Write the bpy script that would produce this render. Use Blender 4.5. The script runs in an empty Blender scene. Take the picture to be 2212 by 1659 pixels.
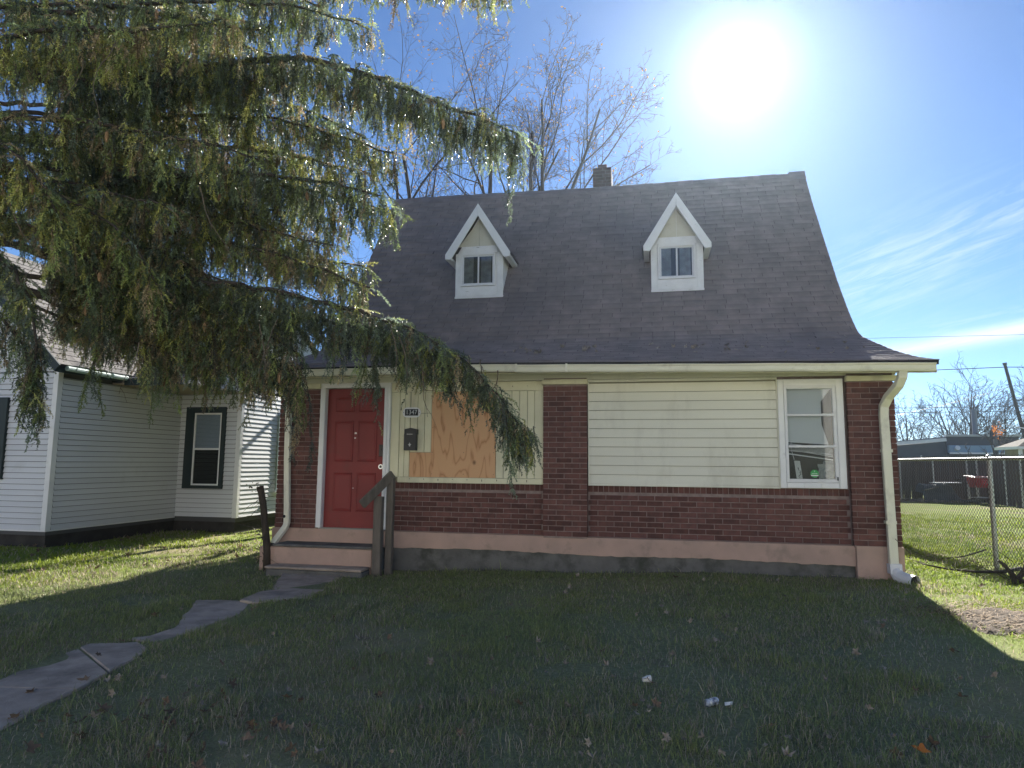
import bpy, bmesh, math, random
import numpy as np
from mathutils import Vector, Matrix, Quaternion, Euler

R = math.radians
SC = bpy.context.scene
COL = SC.collection
rnd = random.Random(7)
rng = np.random.default_rng(7)

# ------------------------------------------------------------------ camera
F = 1448.63                                   # focal length for a picture 2212 wide
CX, CY = 1106.0, 829.5
CAM = np.array([0.0, -9.065, 0.968])
YAW, PITCH, ROLL = -0.2044, 0.11692, 0.009335
def _basis():
    cy, sy, cp, sp = math.cos(YAW), math.sin(YAW), math.cos(PITCH), math.sin(PITCH)
    f = np.array([sy*cp, cy*cp, sp]); r = np.array([cy, -sy, 0.0]); u = np.cross(r, f)
    cr, sr = math.cos(ROLL), math.sin(ROLL)
    return cr*r+sr*u, -sr*r+cr*u, f
CR, CU, CF = _basis()
cam = bpy.data.cameras.new('camera'); cam_o = bpy.data.objects.new('camera', cam); COL.objects.link(cam_o)
cam.sensor_width = 36; cam.lens = F/2212*36; cam.clip_end = 2000; cam.clip_start = 0.05
cam_o.matrix_world = Matrix(((CR[0], CU[0], -CF[0], CAM[0]), (CR[1], CU[1], -CF[1], CAM[1]), (CR[2], CU[2], -CF[2], CAM[2]), (0, 0, 0, 1)))
SC.camera = cam_o
def ray(px, py): return CF+(px-CX)/F*CR-(py-CY)/F*CU
def atD(px, py, D): return CAM+ray(px, py)*D
def atY(px, py, Y): d = ray(px, py); return CAM+d*((Y-CAM[1])/d[1])
def atZ(px, py, Z): d = ray(px, py); return CAM+d*((Z-CAM[2])/d[2])

# ------------------------------------------------------------------ sky, sun, exposure
SUN_AZ, SUN_EL = 7.85, 30.6                   # degrees: from +Y towards +X, above the horizon
sd = Vector((math.sin(R(SUN_AZ))*math.cos(R(SUN_EL)), math.cos(R(SUN_AZ))*math.cos(R(SUN_EL)), math.sin(R(SUN_EL))))
SKY_STRENGTH, SUN_STRENGTH, EXPOSURE = 0.050, 5.0, 1.62
sun = bpy.data.lights.new('sun', 'SUN'); sun.energy = SUN_STRENGTH; sun.angle = R(0.53); sun.color = (1.0, 0.94, 0.84)
sun_o = bpy.data.objects.new('sun', sun); COL.objects.link(sun_o); sun_o.rotation_euler = sd.to_track_quat('Z', 'Y').to_euler(); sun_o.location = (0, 20, 40)
W = bpy.data.worlds.new('World'); SC.world = W; W.use_nodes = True
def sky_world():
    nt = W.node_tree; N = nt.nodes; L = nt.links; N.clear()
    def n(t, **k):
        x = N.new(t)
        for a, b in k.items(): setattr(x, a, b)
        return x
    def m(op, a, b=None, c=None):
        x = n('ShaderNodeMath', operation=op)
        for i, v in enumerate((a, b, c)):
            if v is None: continue
            if hasattr(v, 'is_output'): L.new(v, x.inputs[i])
            else: x.inputs[i].default_value = v
        return x.outputs[0]
    out = n('ShaderNodeOutputWorld'); bg = n('ShaderNodeBackground'); bg.inputs[1].default_value = SKY_STRENGTH
    sky = n('ShaderNodeTexSky', sky_type='NISHITA'); sky.sun_disc = False
    sky.sun_elevation = R(SUN_EL); sky.sun_rotation = R(SUN_AZ); sky.altitude = 200; sky.air_density = 0.78; sky.dust_density = 0.02; sky.ozone_density = 6.5
    tc = n('ShaderNodeTexCoord'); sep = n('ShaderNodeSeparateXYZ'); L.new(tc.outputs['Generated'], sep.inputs[0])
    x, y, z = sep.outputs
    az = m('ARCTAN2', x, y); el = m('ARCSINE', z)
    # cirrus: two slanting bands of streaky cloud, broken by noise, running on round the sky
    def band(slope, off, width, nscale, seed, lo, hi):
        v = m('SUBTRACT', el, m('ADD', m('MULTIPLY', az, slope), off))
        g = m('POWER', 2.718, m('MULTIPLY', m('POWER', m('ABSOLUTE', m('DIVIDE', v, width)), 2.0), -1.0))
        cmb = n('ShaderNodeCombineXYZ'); L.new(m('MULTIPLY', az, nscale), cmb.inputs[0]); L.new(m('MULTIPLY', v, nscale*7), cmb.inputs[1]); cmb.inputs[2].default_value = seed
        tx = n('ShaderNodeTexNoise'); tx.inputs['Scale'].default_value = 1.0; tx.inputs['Detail'].default_value = 7; tx.inputs['Roughness'].default_value = 0.62; tx.inputs['Distortion'].default_value = 0.6
        L.new(cmb.outputs[0], tx.inputs['Vector'])
        mr = n('ShaderNodeMapRange', clamp=True); mr.inputs[1].default_value = lo; mr.inputs[2].default_value = hi; L.new(tx.outputs[0], mr.inputs[0])
        return m('MULTIPLY', g, mr.outputs[0])
    b1 = band(0.30, 0.155, 0.055, 10.0, 3.1, 0.42, 0.74)
    b2 = band(0.115, 0.111, 0.0105, 4.0, 8.3, 0.22, 0.55)
    b3 = band(0.10, 0.135, 0.012, 5.0, 1.7, 0.42, 0.75)
    cloud = m('MINIMUM', m('ADD', m('MULTIPLY', b1, 0.36), m('ADD', m('MULTIPLY', b2, 0.85), m('MULTIPLY', b3, 0.5))), 0.9)
    # sun aureole painted into the sky for its blown-out core and glare
    vm = n('ShaderNodeVectorMath', operation='DOT_PRODUCT'); L.new(tc.outputs['Generated'], vm.inputs[0]); vm.inputs[1].default_value = sd
    dot = m('MAXIMUM', vm.outputs['Value'], 0.0)
    glow = m('ADD', m('ADD', m('MULTIPLY', m('POWER', dot, 6000.0), 260.0), m('MULTIPLY', m('POWER', dot, 620.0), 4.0)), m('MULTIPLY', m('POWER', dot, 110.0), 0.9))
    mix = n('ShaderNodeMix', data_type='RGBA'); L.new(cloud, mix.inputs[0]); L.new(sky.outputs[0], mix.inputs[6]); mix.inputs[7].default_value = (7.0, 7.6, 8.6, 1)
    gl = n('ShaderNodeCombineXYZ'); L.new(m('MULTIPLY', glow, 0.90), gl.inputs[0]); L.new(m('MULTIPLY', glow, 0.97), gl.inputs[1]); L.new(glow, gl.inputs[2])
    add = n('ShaderNodeVectorMath', operation='ADD'); L.new(mix.outputs[2], add.inputs[0]); L.new(gl.outputs[0], add.inputs[1])
    L.new(add.outputs[0], bg.inputs[0]); L.new(bg.outputs[0], out.inputs[0])
sky_world()
vs = SC.view_settings; vs.view_transform = 'Standard'; vs.look = 'None'; vs.gamma = 1; vs.use_curve_mapping = False; vs.exposure = EXPOSURE
SC.cycles.volume_bounces = 0; SC.cycles.max_bounces = 8; SC.cycles.transparent_max_bounces = 24

# ------------------------------------------------------------------ materials
MATS = {}
def mat(name, c1, c2=None, scale=6.0, rough=0.75, bump=0.0, bscale=60.0, metal=0.0, spec=0.3, stretch=(1, 1, 1), rvar=0.0, dirt=None, dscale=1.5, dlo=0.5, dhi=0.75, dstretch=(1, 1, 1), attr=None, trans=0.0, detail=6):
    if name in MATS: return MATS[name]
    M = bpy.data.materials.new(name); M.use_nodes = True; nt = M.node_tree; N = nt.nodes; L = nt.links
    p = N['Principled BSDF']; p.inputs['Roughness'].default_value = rough; p.inputs['Metallic'].default_value = metal; p.inputs['Specular IOR Level'].default_value = spec
    geo = N.new('ShaderNodeNewGeometry')
    def noise(sc, st, det=detail, ro=0.55):
        mp = N.new('ShaderNodeMapping'); mp.inputs['Scale'].default_value = st; L.new(geo.outputs['Position'], mp.inputs[0])
        t = N.new('ShaderNodeTexNoise'); t.inputs['Scale'].default_value = sc; t.inputs['Detail'].default_value = det; t.inputs['Roughness'].default_value = ro; L.new(mp.outputs[0], t.inputs[0]); return t.outputs[0]
    def ramp(v, lo, hi):
        r = N.new('ShaderNodeMapRange'); r.inputs[1].default_value = lo; r.inputs[2].default_value = hi; L.new(v, r.inputs[0]); return r.outputs[0]
    def mixc(f, a, b):
        x = N.new('ShaderNodeMix'); x.data_type = 'RGBA'; L.new(f, x.inputs[0])
        for i, v in ((6, a), (7, b)):
            if hasattr(v, 'is_output'): L.new(v, x.inputs[i])
            else: x.inputs[i].default_value = (*v, 1)
        return x.outputs[2]
    if attr:
        a = N.new('ShaderNodeAttribute'); a.attribute_name = attr; col = a.outputs['Color']
    elif c2 is not None: col = mixc(ramp(noise(scale, stretch), 0.36, 0.64), c1, c2)
    else:
        rgb = N.new('ShaderNodeRGB'); rgb.outputs[0].default_value = (*c1, 1); col = rgb.outputs[0]
    if dirt is not None: col = mixc(ramp(noise(dscale, dstretch, 8, 0.65), dlo, dhi), col, dirt)
    if rvar:
        oi = N.new('ShaderNodeObjectInfo'); ad = N.new('ShaderNodeMath'); ad.operation = 'ADD'; L.new(oi.outputs['Random'], ad.inputs[0]); L.new(geo.outputs['Random Per Island'], ad.inputs[1])
        fr = N.new('ShaderNodeMath'); fr.operation = 'FRACT'; L.new(ad.outputs[0], fr.inputs[0])
        hs = N.new('ShaderNodeHueSaturation'); L.new(col, hs.inputs['Color'])
        mr = N.new('ShaderNodeMapRange'); mr.inputs[3].default_value = 1-rvar; mr.inputs[4].default_value = 1+rvar; L.new(fr.outputs[0], mr.inputs[0]); L.new(mr.outputs[0], hs.inputs['Value'])
        col = hs.outputs['Color']
    L.new(col, p.inputs['Base Color'])
    if bump:
        b = N.new('ShaderNodeBump'); b.inputs['Strength'].default_value = bump; b.inputs['Distance'].default_value = 0.01; L.new(noise(bscale, stretch, 5), b.inputs['Height']); L.new(b.outputs[0], p.inputs['Normal'])
    if trans:
        tr = N.new('ShaderNodeBsdfTranslucent'); L.new(col, tr.inputs[0]); mx = N.new('ShaderNodeMixShader'); mx.inputs[0].default_value = trans
        L.new(p.outputs[0], mx.inputs[1]); L.new(tr.outputs[0], mx.inputs[2]); L.new(mx.outputs[0], N['Material Output'].inputs[0])
    MATS[name] = M; return M
def glass_mat(name, tint=(0.9, 0.95, 0.95), refl=1.0):
    M = bpy.data.materials.new(name); M.use_nodes = True; nt = M.node_tree; N = nt.nodes; L = nt.links; N.remove(N['Principled BSDF'])
    t = N.new('ShaderNodeBsdfTransparent'); t.inputs[0].default_value = (*tint, 1); g = N.new('ShaderNodeBsdfGlossy'); g.inputs['Roughness'].default_value = 0.02
    fr = N.new('ShaderNodeFresnel'); fr.inputs[0].default_value = 1.6; mu = N.new('ShaderNodeMath'); mu.operation = 'MULTIPLY'; mu.use_clamp = True; mu.inputs[1].default_value = refl; L.new(fr.outputs[0], mu.inputs[0])
    mx = N.new('ShaderNodeMixShader'); L.new(mu.outputs[0], mx.inputs[0]); L.new(t.outputs[0], mx.inputs[1]); L.new(g.outputs[0], mx.inputs[2]); L.new(mx.outputs[0], N['Material Output'].inputs[0]); return M
def plywood_mat():
    M = bpy.data.materials.new('plywood'); M.use_nodes = True; nt = M.node_tree; N = nt.nodes; L = nt.links; p = N['Principled BSDF']; p.inputs['Roughness'].default_value = 0.7; p.inputs['Specular IOR Level'].default_value = 0.2
    geo = N.new('ShaderNodeNewGeometry'); mp = N.new('ShaderNodeMapping'); mp.inputs['Scale'].default_value = (1, 1, 0.22); L.new(geo.outputs['Position'], mp.inputs[0])
    nz = N.new('ShaderNodeTexNoise'); nz.inputs['Scale'].default_value = 3.6; nz.inputs['Detail'].default_value = 2.5; L.new(mp.outputs[0], nz.inputs[0])
    mm = N.new('ShaderNodeMath'); mm.operation = 'MULTIPLY'; mm.inputs[1].default_value = 16; L.new(nz.outputs[0], mm.inputs[0]); fr = N.new('ShaderNodeMath'); fr.operation = 'PINGPONG'; fr.inputs[1].default_value = 1; L.new(mm.outputs[0], fr.inputs[0])
    cr = N.new('ShaderNodeValToRGB'); L.new(fr.outputs[0], cr.inputs[0]); e = cr.color_ramp.elements; e[0].position = 0.0; e[0].color = (0.42, 0.215, 0.11, 1); e[1].position = 0.35; e[1].color = (0.62, 0.37, 0.205, 1)
    k = cr.color_ramp.elements.new(0.12); k.color = (0.55, 0.305, 0.16, 1)
    # knots
    vo = N.new('ShaderNodeTexVoronoi'); vo.inputs['Scale'].default_value = 2.6; mp2 = N.new('ShaderNodeMapping'); mp2.inputs['Scale'].default_value = (1, 0, 0.8); mp2.inputs['Location'].default_value = (0.3, 0, 0.2); L.new(geo.outputs['Position'], mp2.inputs[0]); L.new(mp2.outputs[0], vo.inputs[0])
    mr = N.new('ShaderNodeMapRange'); mr.inputs[1].default_value = 0.03; mr.inputs[2].default_value = 0.09; mr.inputs[3].default_value = 0.75; mr.inputs[4].default_value = 0; L.new(vo.outputs['Distance'], mr.inputs[0])
    mx = N.new('ShaderNodeMix'); mx.data_type = 'RGBA'; L.new(mr.outputs[0], mx.inputs[0]); L.new(cr.outputs[0], mx.inputs[6]); mx.inputs[7].default_value = (0.10, 0.045, 0.022, 1); L.new(mx.outputs[2], p.inputs['Base Color']); return M

M_brick = mat('brick', (0.150, 0.070, 0.060), (0.105, 0.054, 0.049), 14, 0.88, 0.35, 120, rvar=0.28, spec=0.15)
M_mortar = mat('mortar', (0.30, 0.235, 0.215), (0.22, 0.17, 0.155), 12, 0.95, 0.3, 90, spec=0.1)
M_cream = mat('cream_paint', (0.72, 0.69, 0.50), (0.66, 0.63, 0.45), 3, 0.55, 0.06, 40, dirt=(0.38, 0.34, 0.25), dscale=2.6, dlo=0.52, dhi=0.82, dstretch=(1, 1, 0.4), rvar=0.03)
M_vinyl_cream = mat('cream_vinyl', (0.72, 0.705, 0.60), (0.68, 0.665, 0.56), 2, 0.45, 0.03, 30, dirt=(0.46, 0.44, 0.36), dscale=2.2, dlo=0.5, dhi=0.9, dstretch=(1, 1, .35), stretch=(0.3, 1, 1), rvar=0.03)
M_white = mat('white_paint', (0.80, 0.80, 0.80), (0.74, 0.74, 0.75), 4, 0.5, 0.05, 40, dirt=(0.42, 0.40, 0.36), dscale=5, dlo=0.62, dhi=0.85)
M_white_peel = mat('peeling_white_paint', (0.80, 0.80, 0.80), (0.72, 0.72, 0.72), 6, 0.6, 0.15, 60, dirt=(0.22, 0.20, 0.18), dscale=7, dlo=0.64, dhi=0.74, dstretch=(0.6, 1, 2.0))
M_gablepanel = mat('faded_yellow_panel', (0.62, 0.60, 0.50), (0.58, 0.55, 0.43), 4, 0.6, 0.1, 60, dirt=(0.42, 0.38, 0.3), dscale=5, dlo=0.6, dhi=0.85)
M_metal_white = mat('white_metal', (0.72, 0.72, 0.74), (0.66, 0.66, 0.68), 6, 0.4, 0.02, 30, dirt=(0.45, 0.43, 0.4), dscale=6, dlo=0.62, dhi=0.9)
M_gutter = mat('cream_gutter', (0.76, 0.74, 0.62), (0.70, 0.68, 0.56), 2, 0.4, 0.02, 20, dirt=(0.40, 0.37, 0.30), dscale=3, dlo=0.58, dhi=0.85)
M_door = mat('red_door', (0.235, 0.036, 0.034), (0.205, 0.033, 0.031), 3, 0.5, 0.05, 50, dirt=(0.16, 0.045, 0.04), dscale=4, dlo=0.55, dhi=0.8)
M_roof = mat('dark_shingle', (0.222, 0.190, 0.190), (0.168, 0.145, 0.147), 5, 0.60, 0.5, 220, rvar=0.10, spec=0.45, dirt=(0.125, 0.112, 0.120), dscale=0.9, dlo=0.45, dhi=0.75, dstretch=(1, .4, .4))
M_underlay = mat('roof_underlay', (0.03, 0.03, 0.032), rough=0.95)
M_pink = mat('pink_concrete', (0.47, 0.325, 0.265), (0.40, 0.285, 0.235), 3, 0.9, 0.25, 50, dirt=(0.22, 0.18, 0.15), dscale=3.5, dlo=0.55, dhi=0.8)
M_grey_conc = mat('grey_concrete', (0.155, 0.150, 0.142), (0.11, 0.107, 0.10), 5, 0.95, 0.4, 60, dirt=(0.05, 0.054, 0.042), dscale=2.5, dlo=0.5, dhi=0.7)
M_slab = mat('path_concrete', (0.46, 0.375, 0.30), (0.36, 0.295, 0.24), 5, 0.95, 0.4, 90, dirt=(0.17, 0.145, 0.115), dscale=3, dlo=0.46, dhi=0.75)
M_black = mat('black_metal', (0.014, 0.015, 0.018), rough=0.45, spec=0.5)
M_dark = mat('dark_room', (0.035, 0.035, 0.04), rough=0.9)
M_chrome = mat('steel', (0.6, 0.6, 0.6), rough=0.3, metal=1.0)
M_oldwood = mat('weathered_wood', (0.175, 0.15, 0.125), (0.115, 0.10, 0.085), 9, 0.9, 0.4, 60, stretch=(3, 3, 0.35), dirt=(0.07, 0.075, 0.055), dscale=3, dlo=0.5, dhi=0.8)
M_bark = mat('bark', (0.075, 0.06, 0.048), (0.045, 0.037, 0.03), 12, 0.95, 0.6, 40, stretch=(2, 2, 0.5))
M_bark_grey = mat('grey_bark', (0.085, 0.074, 0.066), (0.055, 0.049, 0.044), 8, 0.95, 0.3, 30, stretch=(1, 1, 0.4))
M_vinyl_white = mat('white_vinyl', (0.66, 0.67, 0.69), (0.61, 0.62, 0.64), 1.5, 0.45, 0.02, 30, stretch=(0.3, 0.3, 1), dirt=(0.48, 0.48, 0.46), dscale=1.4, dlo=0.58, dhi=0.9, rvar=0.03)
M_teal = mat('dark_green_trim', (0.022, 0.034, 0.036), rough=0.5)
M_tealgutter = mat('pale_teal_gutter', (0.40, 0.50, 0.47), (0.33, 0.43, 0.41), 3, 0.4)
M_nroof = mat('grey_shingle', (0.20, 0.19, 0.185), (0.155, 0.148, 0.145), 6, 0.92, 0.4, 200, rvar=0.16, spec=0.15)
M_glass = glass_mat('window_glass', (0.88, 0.91, 0.92), 0.75)
M_glass_dark = glass_mat('screened_glass', (0.35, 0.37, 0.38), 1.2)
M_ply = plywood_mat()
M_galv = mat('galvanised_steel', (0.55, 0.56, 0.57), (0.42, 0.43, 0.44), 20, 0.38, 0.05, 60, metal=0.85)
M_wire = mat('fence_wire', (0.05, 0.05, 0.048), rough=0.35, spec=0.6)
M_green_sticker = mat('green_sticker', (0.05, 0.33, 0.10), rough=0.4)
M_paper = mat('white_paper', (0.75, 0.75, 0.73), (0.66, 0.66, 0.64), 8, 0.8)
M_blind = mat('blind_vinyl', (0.90, 0.90, 0.90), rough=0.5, trans=0.1)

# ------------------------------------------------------------------ mesh helpers
class MB:
    def __init__(s): s.v = []; s.f = []
    def add(s, vs_, fs): o = len(s.v); s.v += [tuple(map(float, q)) for q in vs_]; s.f += [tuple(i+o for i in f) for f in fs]; return s
    def box(s, x0, x1, y0, y1, z0, z1):
        return s.add([(x0, y0, z0), (x1, y0, z0), (x1, y1, z0), (x0, y1, z0), (x0, y0, z1), (x1, y0, z1), (x1, y1, z1), (x0, y1, z1)],
                     [(0, 3, 2, 1), (4, 5, 6, 7), (0, 1, 5, 4), (1, 2, 6, 5), (2, 3, 7, 6), (3, 0, 4, 7)])
    def bar(s, a, b, w, h, up=(0, 0, 1)):          # a beam from a to b, w across, h along up
        a, b = np.array(a, float), np.array(b, float); d = b-a; d /= np.linalg.norm(d); sd_ = np.cross(d, up); sd_ /= np.linalg.norm(sd_); u = np.cross(sd_, d); q = []
        for c in (a, b):
            for i, j in ((-1, -1), (1, -1), (1, 1), (-1, 1)): q.append(c+sd_*w/2*i+u*h/2*j)
        return s.add(q, [(3, 2, 1, 0), (4, 5, 6, 7), (0, 1, 5, 4), (1, 2, 6, 5), (2, 3, 7, 6), (3, 0, 4, 7)])
    def prism(s, poly, axis, a, b):                 # extrude a 2-D outline along an axis from a to b
        def P(u, v, w): return {'x': (w, u, v), 'y': (u, w, v), 'z': (u, v, w)}[axis]
        n_ = len(poly); vs_ = [P(u, v, a) for u, v in poly]+[P(u, v, b) for u, v in poly]
        return s.add(vs_, [tuple(range(n_))[::-1], tuple(range(n_, 2*n_))]+[(i, (i+1) % n_, n_+(i+1) % n_, n_+i) for i in range(n_)])
    def tube(s, pts, rad, n_=6, cap=True):
        V, Fc = tube_np(pts, rad, n_); o = len(s.v); s.v += [tuple(q) for q in V.tolist()]; s.f += [tuple(i+o for i in f) for f in Fc]
        if cap: s.f.append(tuple(range(o, o+n_))[::-1]); s.f.append(tuple(range(o+len(V)-n_, o+len(V))))
        return s
    def mesh(s, name):
        m = bpy.data.meshes.new(name); m.from_pydata(s.v, [], s.f); m.validate(); m.update(); return m
def tube_np(pts, rad, n_=6):
    P = np.asarray(pts, float); k = len(P); rad = np.broadcast_to(np.asarray(rad, float), (k,))
    T = np.gradient(P, axis=0); T /= np.linalg.norm(T, axis=1)[:, None]+1e-12
    ref = np.array([0.31, 0.27, 0.91]) if abs(T[0][2]) < 0.9 else np.array([1., 0.1, 0.])
    V = np.empty((k, n_, 3)); ang = np.arange(n_)*2*np.pi/n_
    u = np.cross(T[0], ref); u /= np.linalg.norm(u)
    for i in range(k):
        u = u-T[i]*(u@T[i]); u /= np.linalg.norm(u)+1e-12; w = np.cross(T[i], u)
        V[i] = P[i]+rad[i]*(np.cos(ang)[:, None]*u+np.sin(ang)[:, None]*w)
    Fc = [(i*n_+j, i*n_+(j+1) % n_, (i+1)*n_+(j+1) % n_, (i+1)*n_+j) for i in range(k-1) for j in range(n_)]
    return V.reshape(-1, 3), Fc
WORG = {}
def link(name, me, material=None, parent=None, loc=(0, 0, 0), rot=None, label=None, cat=None, group=None, kind=None, bevel=0, smooth=False):
    if isinstance(me, MB): me = me.mesh(name)
    if material is not None and me is not None and len(me.materials) == 0: me.materials.append(material)
    o = bpy.data.objects.new(name, me); COL.objects.link(o); w = Vector(loc); WORG[o] = w
    if parent is not None: o.parent = parent; o.location = w-WORG[parent]
    else: o.location = w
    if rot is not None: o.rotation_euler = rot
    for k, v in (('label', label), ('category', cat), ('group', group), ('kind', kind)):
        if v: o[k] = v
    if smooth: me.polygons.foreach_set('use_smooth', [True]*len(me.polygons))
    if bevel:
        b = o.modifiers.new('edge', 'BEVEL'); b.width = bevel; b.segments = 1; b.limit_method = 'ANGLE'
    return o
def thing(name, label, cat, loc, group=None): return link(name, None, None, None, loc, None, label, cat, group)
def np_mesh(name, V, tris=None, quads=None, colors=None):
    """mesh from numpy arrays; colors is one RGB per vertex"""
    me = bpy.data.meshes.new(name); V = np.ascontiguousarray(V, np.float32); fl = []; sizes = []
    if tris is not None and len(tris): fl.append(np.asarray(tris).reshape(-1)); sizes.append(np.full(len(tris), 3))
    if quads is not None and len(quads): fl.append(np.asarray(quads).reshape(-1)); sizes.append(np.full(len(quads), 4))
    li = np.concatenate(fl).astype(np.int32); sz = np.concatenate(sizes).astype(np.int32); st = np.concatenate([[0], np.cumsum(sz)[:-1]]).astype(np.int32)
    me.vertices.add(len(V)); me.vertices.foreach_set('co', V.reshape(-1)); me.loops.add(len(li)); me.loops.foreach_set('vertex_index', li)
    me.polygons.add(len(sz)); me.polygons.foreach_set('loop_start', st)
    if colors is not None:
        a = me.color_attributes.new('tint', 'FLOAT_COLOR', 'POINT'); c = np.ones((len(V), 4), np.float32); c[:, :3] = colors; a.data.foreach_set('color', c.reshape(-1))
    me.update(calc_edges=True); return me
def text_mesh(txt, size, depth=0.004):
    cu = bpy.data.curves.new('lettering', 'FONT'); cu.body = txt; cu.size = size; cu.extrude = depth/2; cu.align_x = 'CENTER'; cu.align_y = 'CENTER'
    o = bpy.data.objects.new('lettering', cu); COL.objects.link(o); bpy.context.view_layer.update()
    me = bpy.data.meshes.new_from_object(o.evaluated_get(bpy.context.evaluated_depsgraph_get())); bpy.data.objects.remove(o); return me

# ------------------------------------------------------------------ ground
def sst(a, b, x): t = np.clip((x-a)/(b-a), 0, 1); return t*t*(3-2*t)
def ground_z(x, y):
    x = np.asarray(x, float); y = np.asarray(y, float)
    near = np.clip(-0.435+0.0255*x, -0.575, -0.375)
    far = -0.45
    t = np.maximum(sst(7, 15, y), sst(-7.5, -10.0, y)); t = np.maximum(t, sst(9, 16, np.abs(x)))
    b = 0.012*np.sin(x*2.3+1.1*y)+0.010*np.sin(x*1.1-2.7*y+1)+0.006*np.sin(5.1*x+2.0)*np.sin(4.3*y)
    return near*(1-t)+far*t+b*(1-sst(30, 60, np.hypot(x, y)))
def on_ground(px, py):
    z = -0.5
    for _ in range(6): p = atZ(px, py, z); z = float(ground_z(p[0], p[1]))
    p[2] = z; return p
def lawn_mat():
    M = bpy.data.materials.new('lawn'); M.use_nodes = True; nt = M.node_tree; N = nt.nodes; L = nt.links; p = N['Principled BSDF']; p.inputs['Roughness'].default_value = 0.95; p.inputs['Specular IOR Level'].default_value = 0.1
    g = N.new('ShaderNodeNewGeometry')
    def nz(s, d=6, r=0.6):
        t = N.new('ShaderNodeTexNoise'); t.inputs['Scale'].default_value = s; t.inputs['Detail'].default_value = d; t.inputs['Roughness'].default_value = r; L.new(g.outputs['Position'], t.inputs[0]); return t.outputs[0]
    def mr(v, a, b):
        r = N.new('ShaderNodeMapRange'); r.inputs[1].default_value = a; r.inputs[2].default_value = b; L.new(v, r.inputs[0]); return r.outputs[0]
    def mx(f, a, b):
        x = N.new('ShaderNodeMix'); x.data_type = 'RGBA'; L.new(f, x.inputs[0])
        for i, v in ((6, a), (7, b)):
            if hasattr(v, 'is_output'): L.new(v, x.inputs[i])
            else: x.inputs[i].default_value = (*v, 1)
        return x.outputs[2]
    sp_ = N.new('ShaderNodeSeparateXYZ'); L.new(g.outputs['Position'], sp_.inputs[0])
    def mth(op, a, b):
        x = N.new('ShaderNodeMath'); x.operation = op; L.new(a, x.inputs[0]); L.new(b, x.inputs[1]); return x.outputs[0]
    lit_turf = mth('MAXIMUM', mr(sp_.outputs[0], 2.2, 2.9), mth('MULTIPLY', mr(sp_.outputs[0], -5.8, -7.3), mr(sp_.outputs[1], -2.5, -1.0)))      # thin turf painted duller in the house shade, greener where sun falls
    lit_turf = mth('MAXIMUM', lit_turf, mr(sp_.outputs[1], 8.0, 9.0))
    base = mx(mr(nz(38, 4), .4, .6), mx(lit_turf, (0.175, 0.198, 0.098), (0.165, 0.225, 0.042)), mx(lit_turf, (0.245, 0.255, 0.145), (0.225, 0.275, 0.050)))
    base = mx(mr(nz(0.55, 5), .50, .66), base, (0.300, 0.265, 0.150))
    base = mx(mr(nz(130, 3), .56, .70), base, (0.130, 0.122, 0.092))
    base = mx(mr(nz(1.3, 7, .7), .60, .72), base, (0.150, 0.128, 0.105))
    L.new(base, p.inputs['Base Color'])
    b = N.new('ShaderNodeBump'); b.inputs['Strength'].default_value = 0.8; b.inputs['Distance'].default_value = 0.03; L.new(nz(60, 4), b.inputs['Height']); L.new(b.outputs[0], p.inputs['Normal']); return M
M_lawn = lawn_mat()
def grid_axis(lo, hi, fine_lo, fine_hi, step):
    a = list(np.arange(fine_lo, fine_hi, step)); s = step; x = fine_lo
    while x > lo: s *= 1.35; x -= s; a.insert(0, x)
    s = step; x = a[-1]
    while x < hi: s *= 1.35; x += s; a.append(x)
    return np.array(a)
gx = np.clip(grid_axis(-290, 290, -12, 8, 0.16), -300, 300); gy = np.clip(grid_axis(-100, 290, -10, 8, 0.16), -110, 300)
XX, YY = np.meshgrid(gx, gy); ZZ = ground_z(XX, YY); nx_, ny_ = len(gx), len(gy)
idx = np.arange(nx_*ny_).reshape(ny_, nx_); q = np.stack([idx[:-1, :-1], idx[:-1, 1:], idx[1:, 1:], idx[1:, :-1]], -1).reshape(-1, 4)
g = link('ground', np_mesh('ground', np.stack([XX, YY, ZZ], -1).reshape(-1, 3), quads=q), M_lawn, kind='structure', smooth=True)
# street behind the photographer
M_asph = mat('worn_concrete_road', (0.30, 0.285, 0.265), (0.25, 0.24, 0.225), 20, 0.95, 0.4, 150)
M_walk = mat('pale_concrete', (0.42, 0.40, 0.37), (0.36, 0.34, 0.31), 4, 0.9, 0.2, 80)
link('road', MB().box(-120, 120, -22, -15, -0.8, -0.40), M_asph, kind='structure')
link('pavement', MB().box(-120, 120, -13.4, -11.9, -0.8, -0.38), M_walk, kind='structure')
link('kerb', MB().box(-120, 120, -14.99, -14.84, -0.8, -0.33), M_walk, kind='structure')

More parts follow.
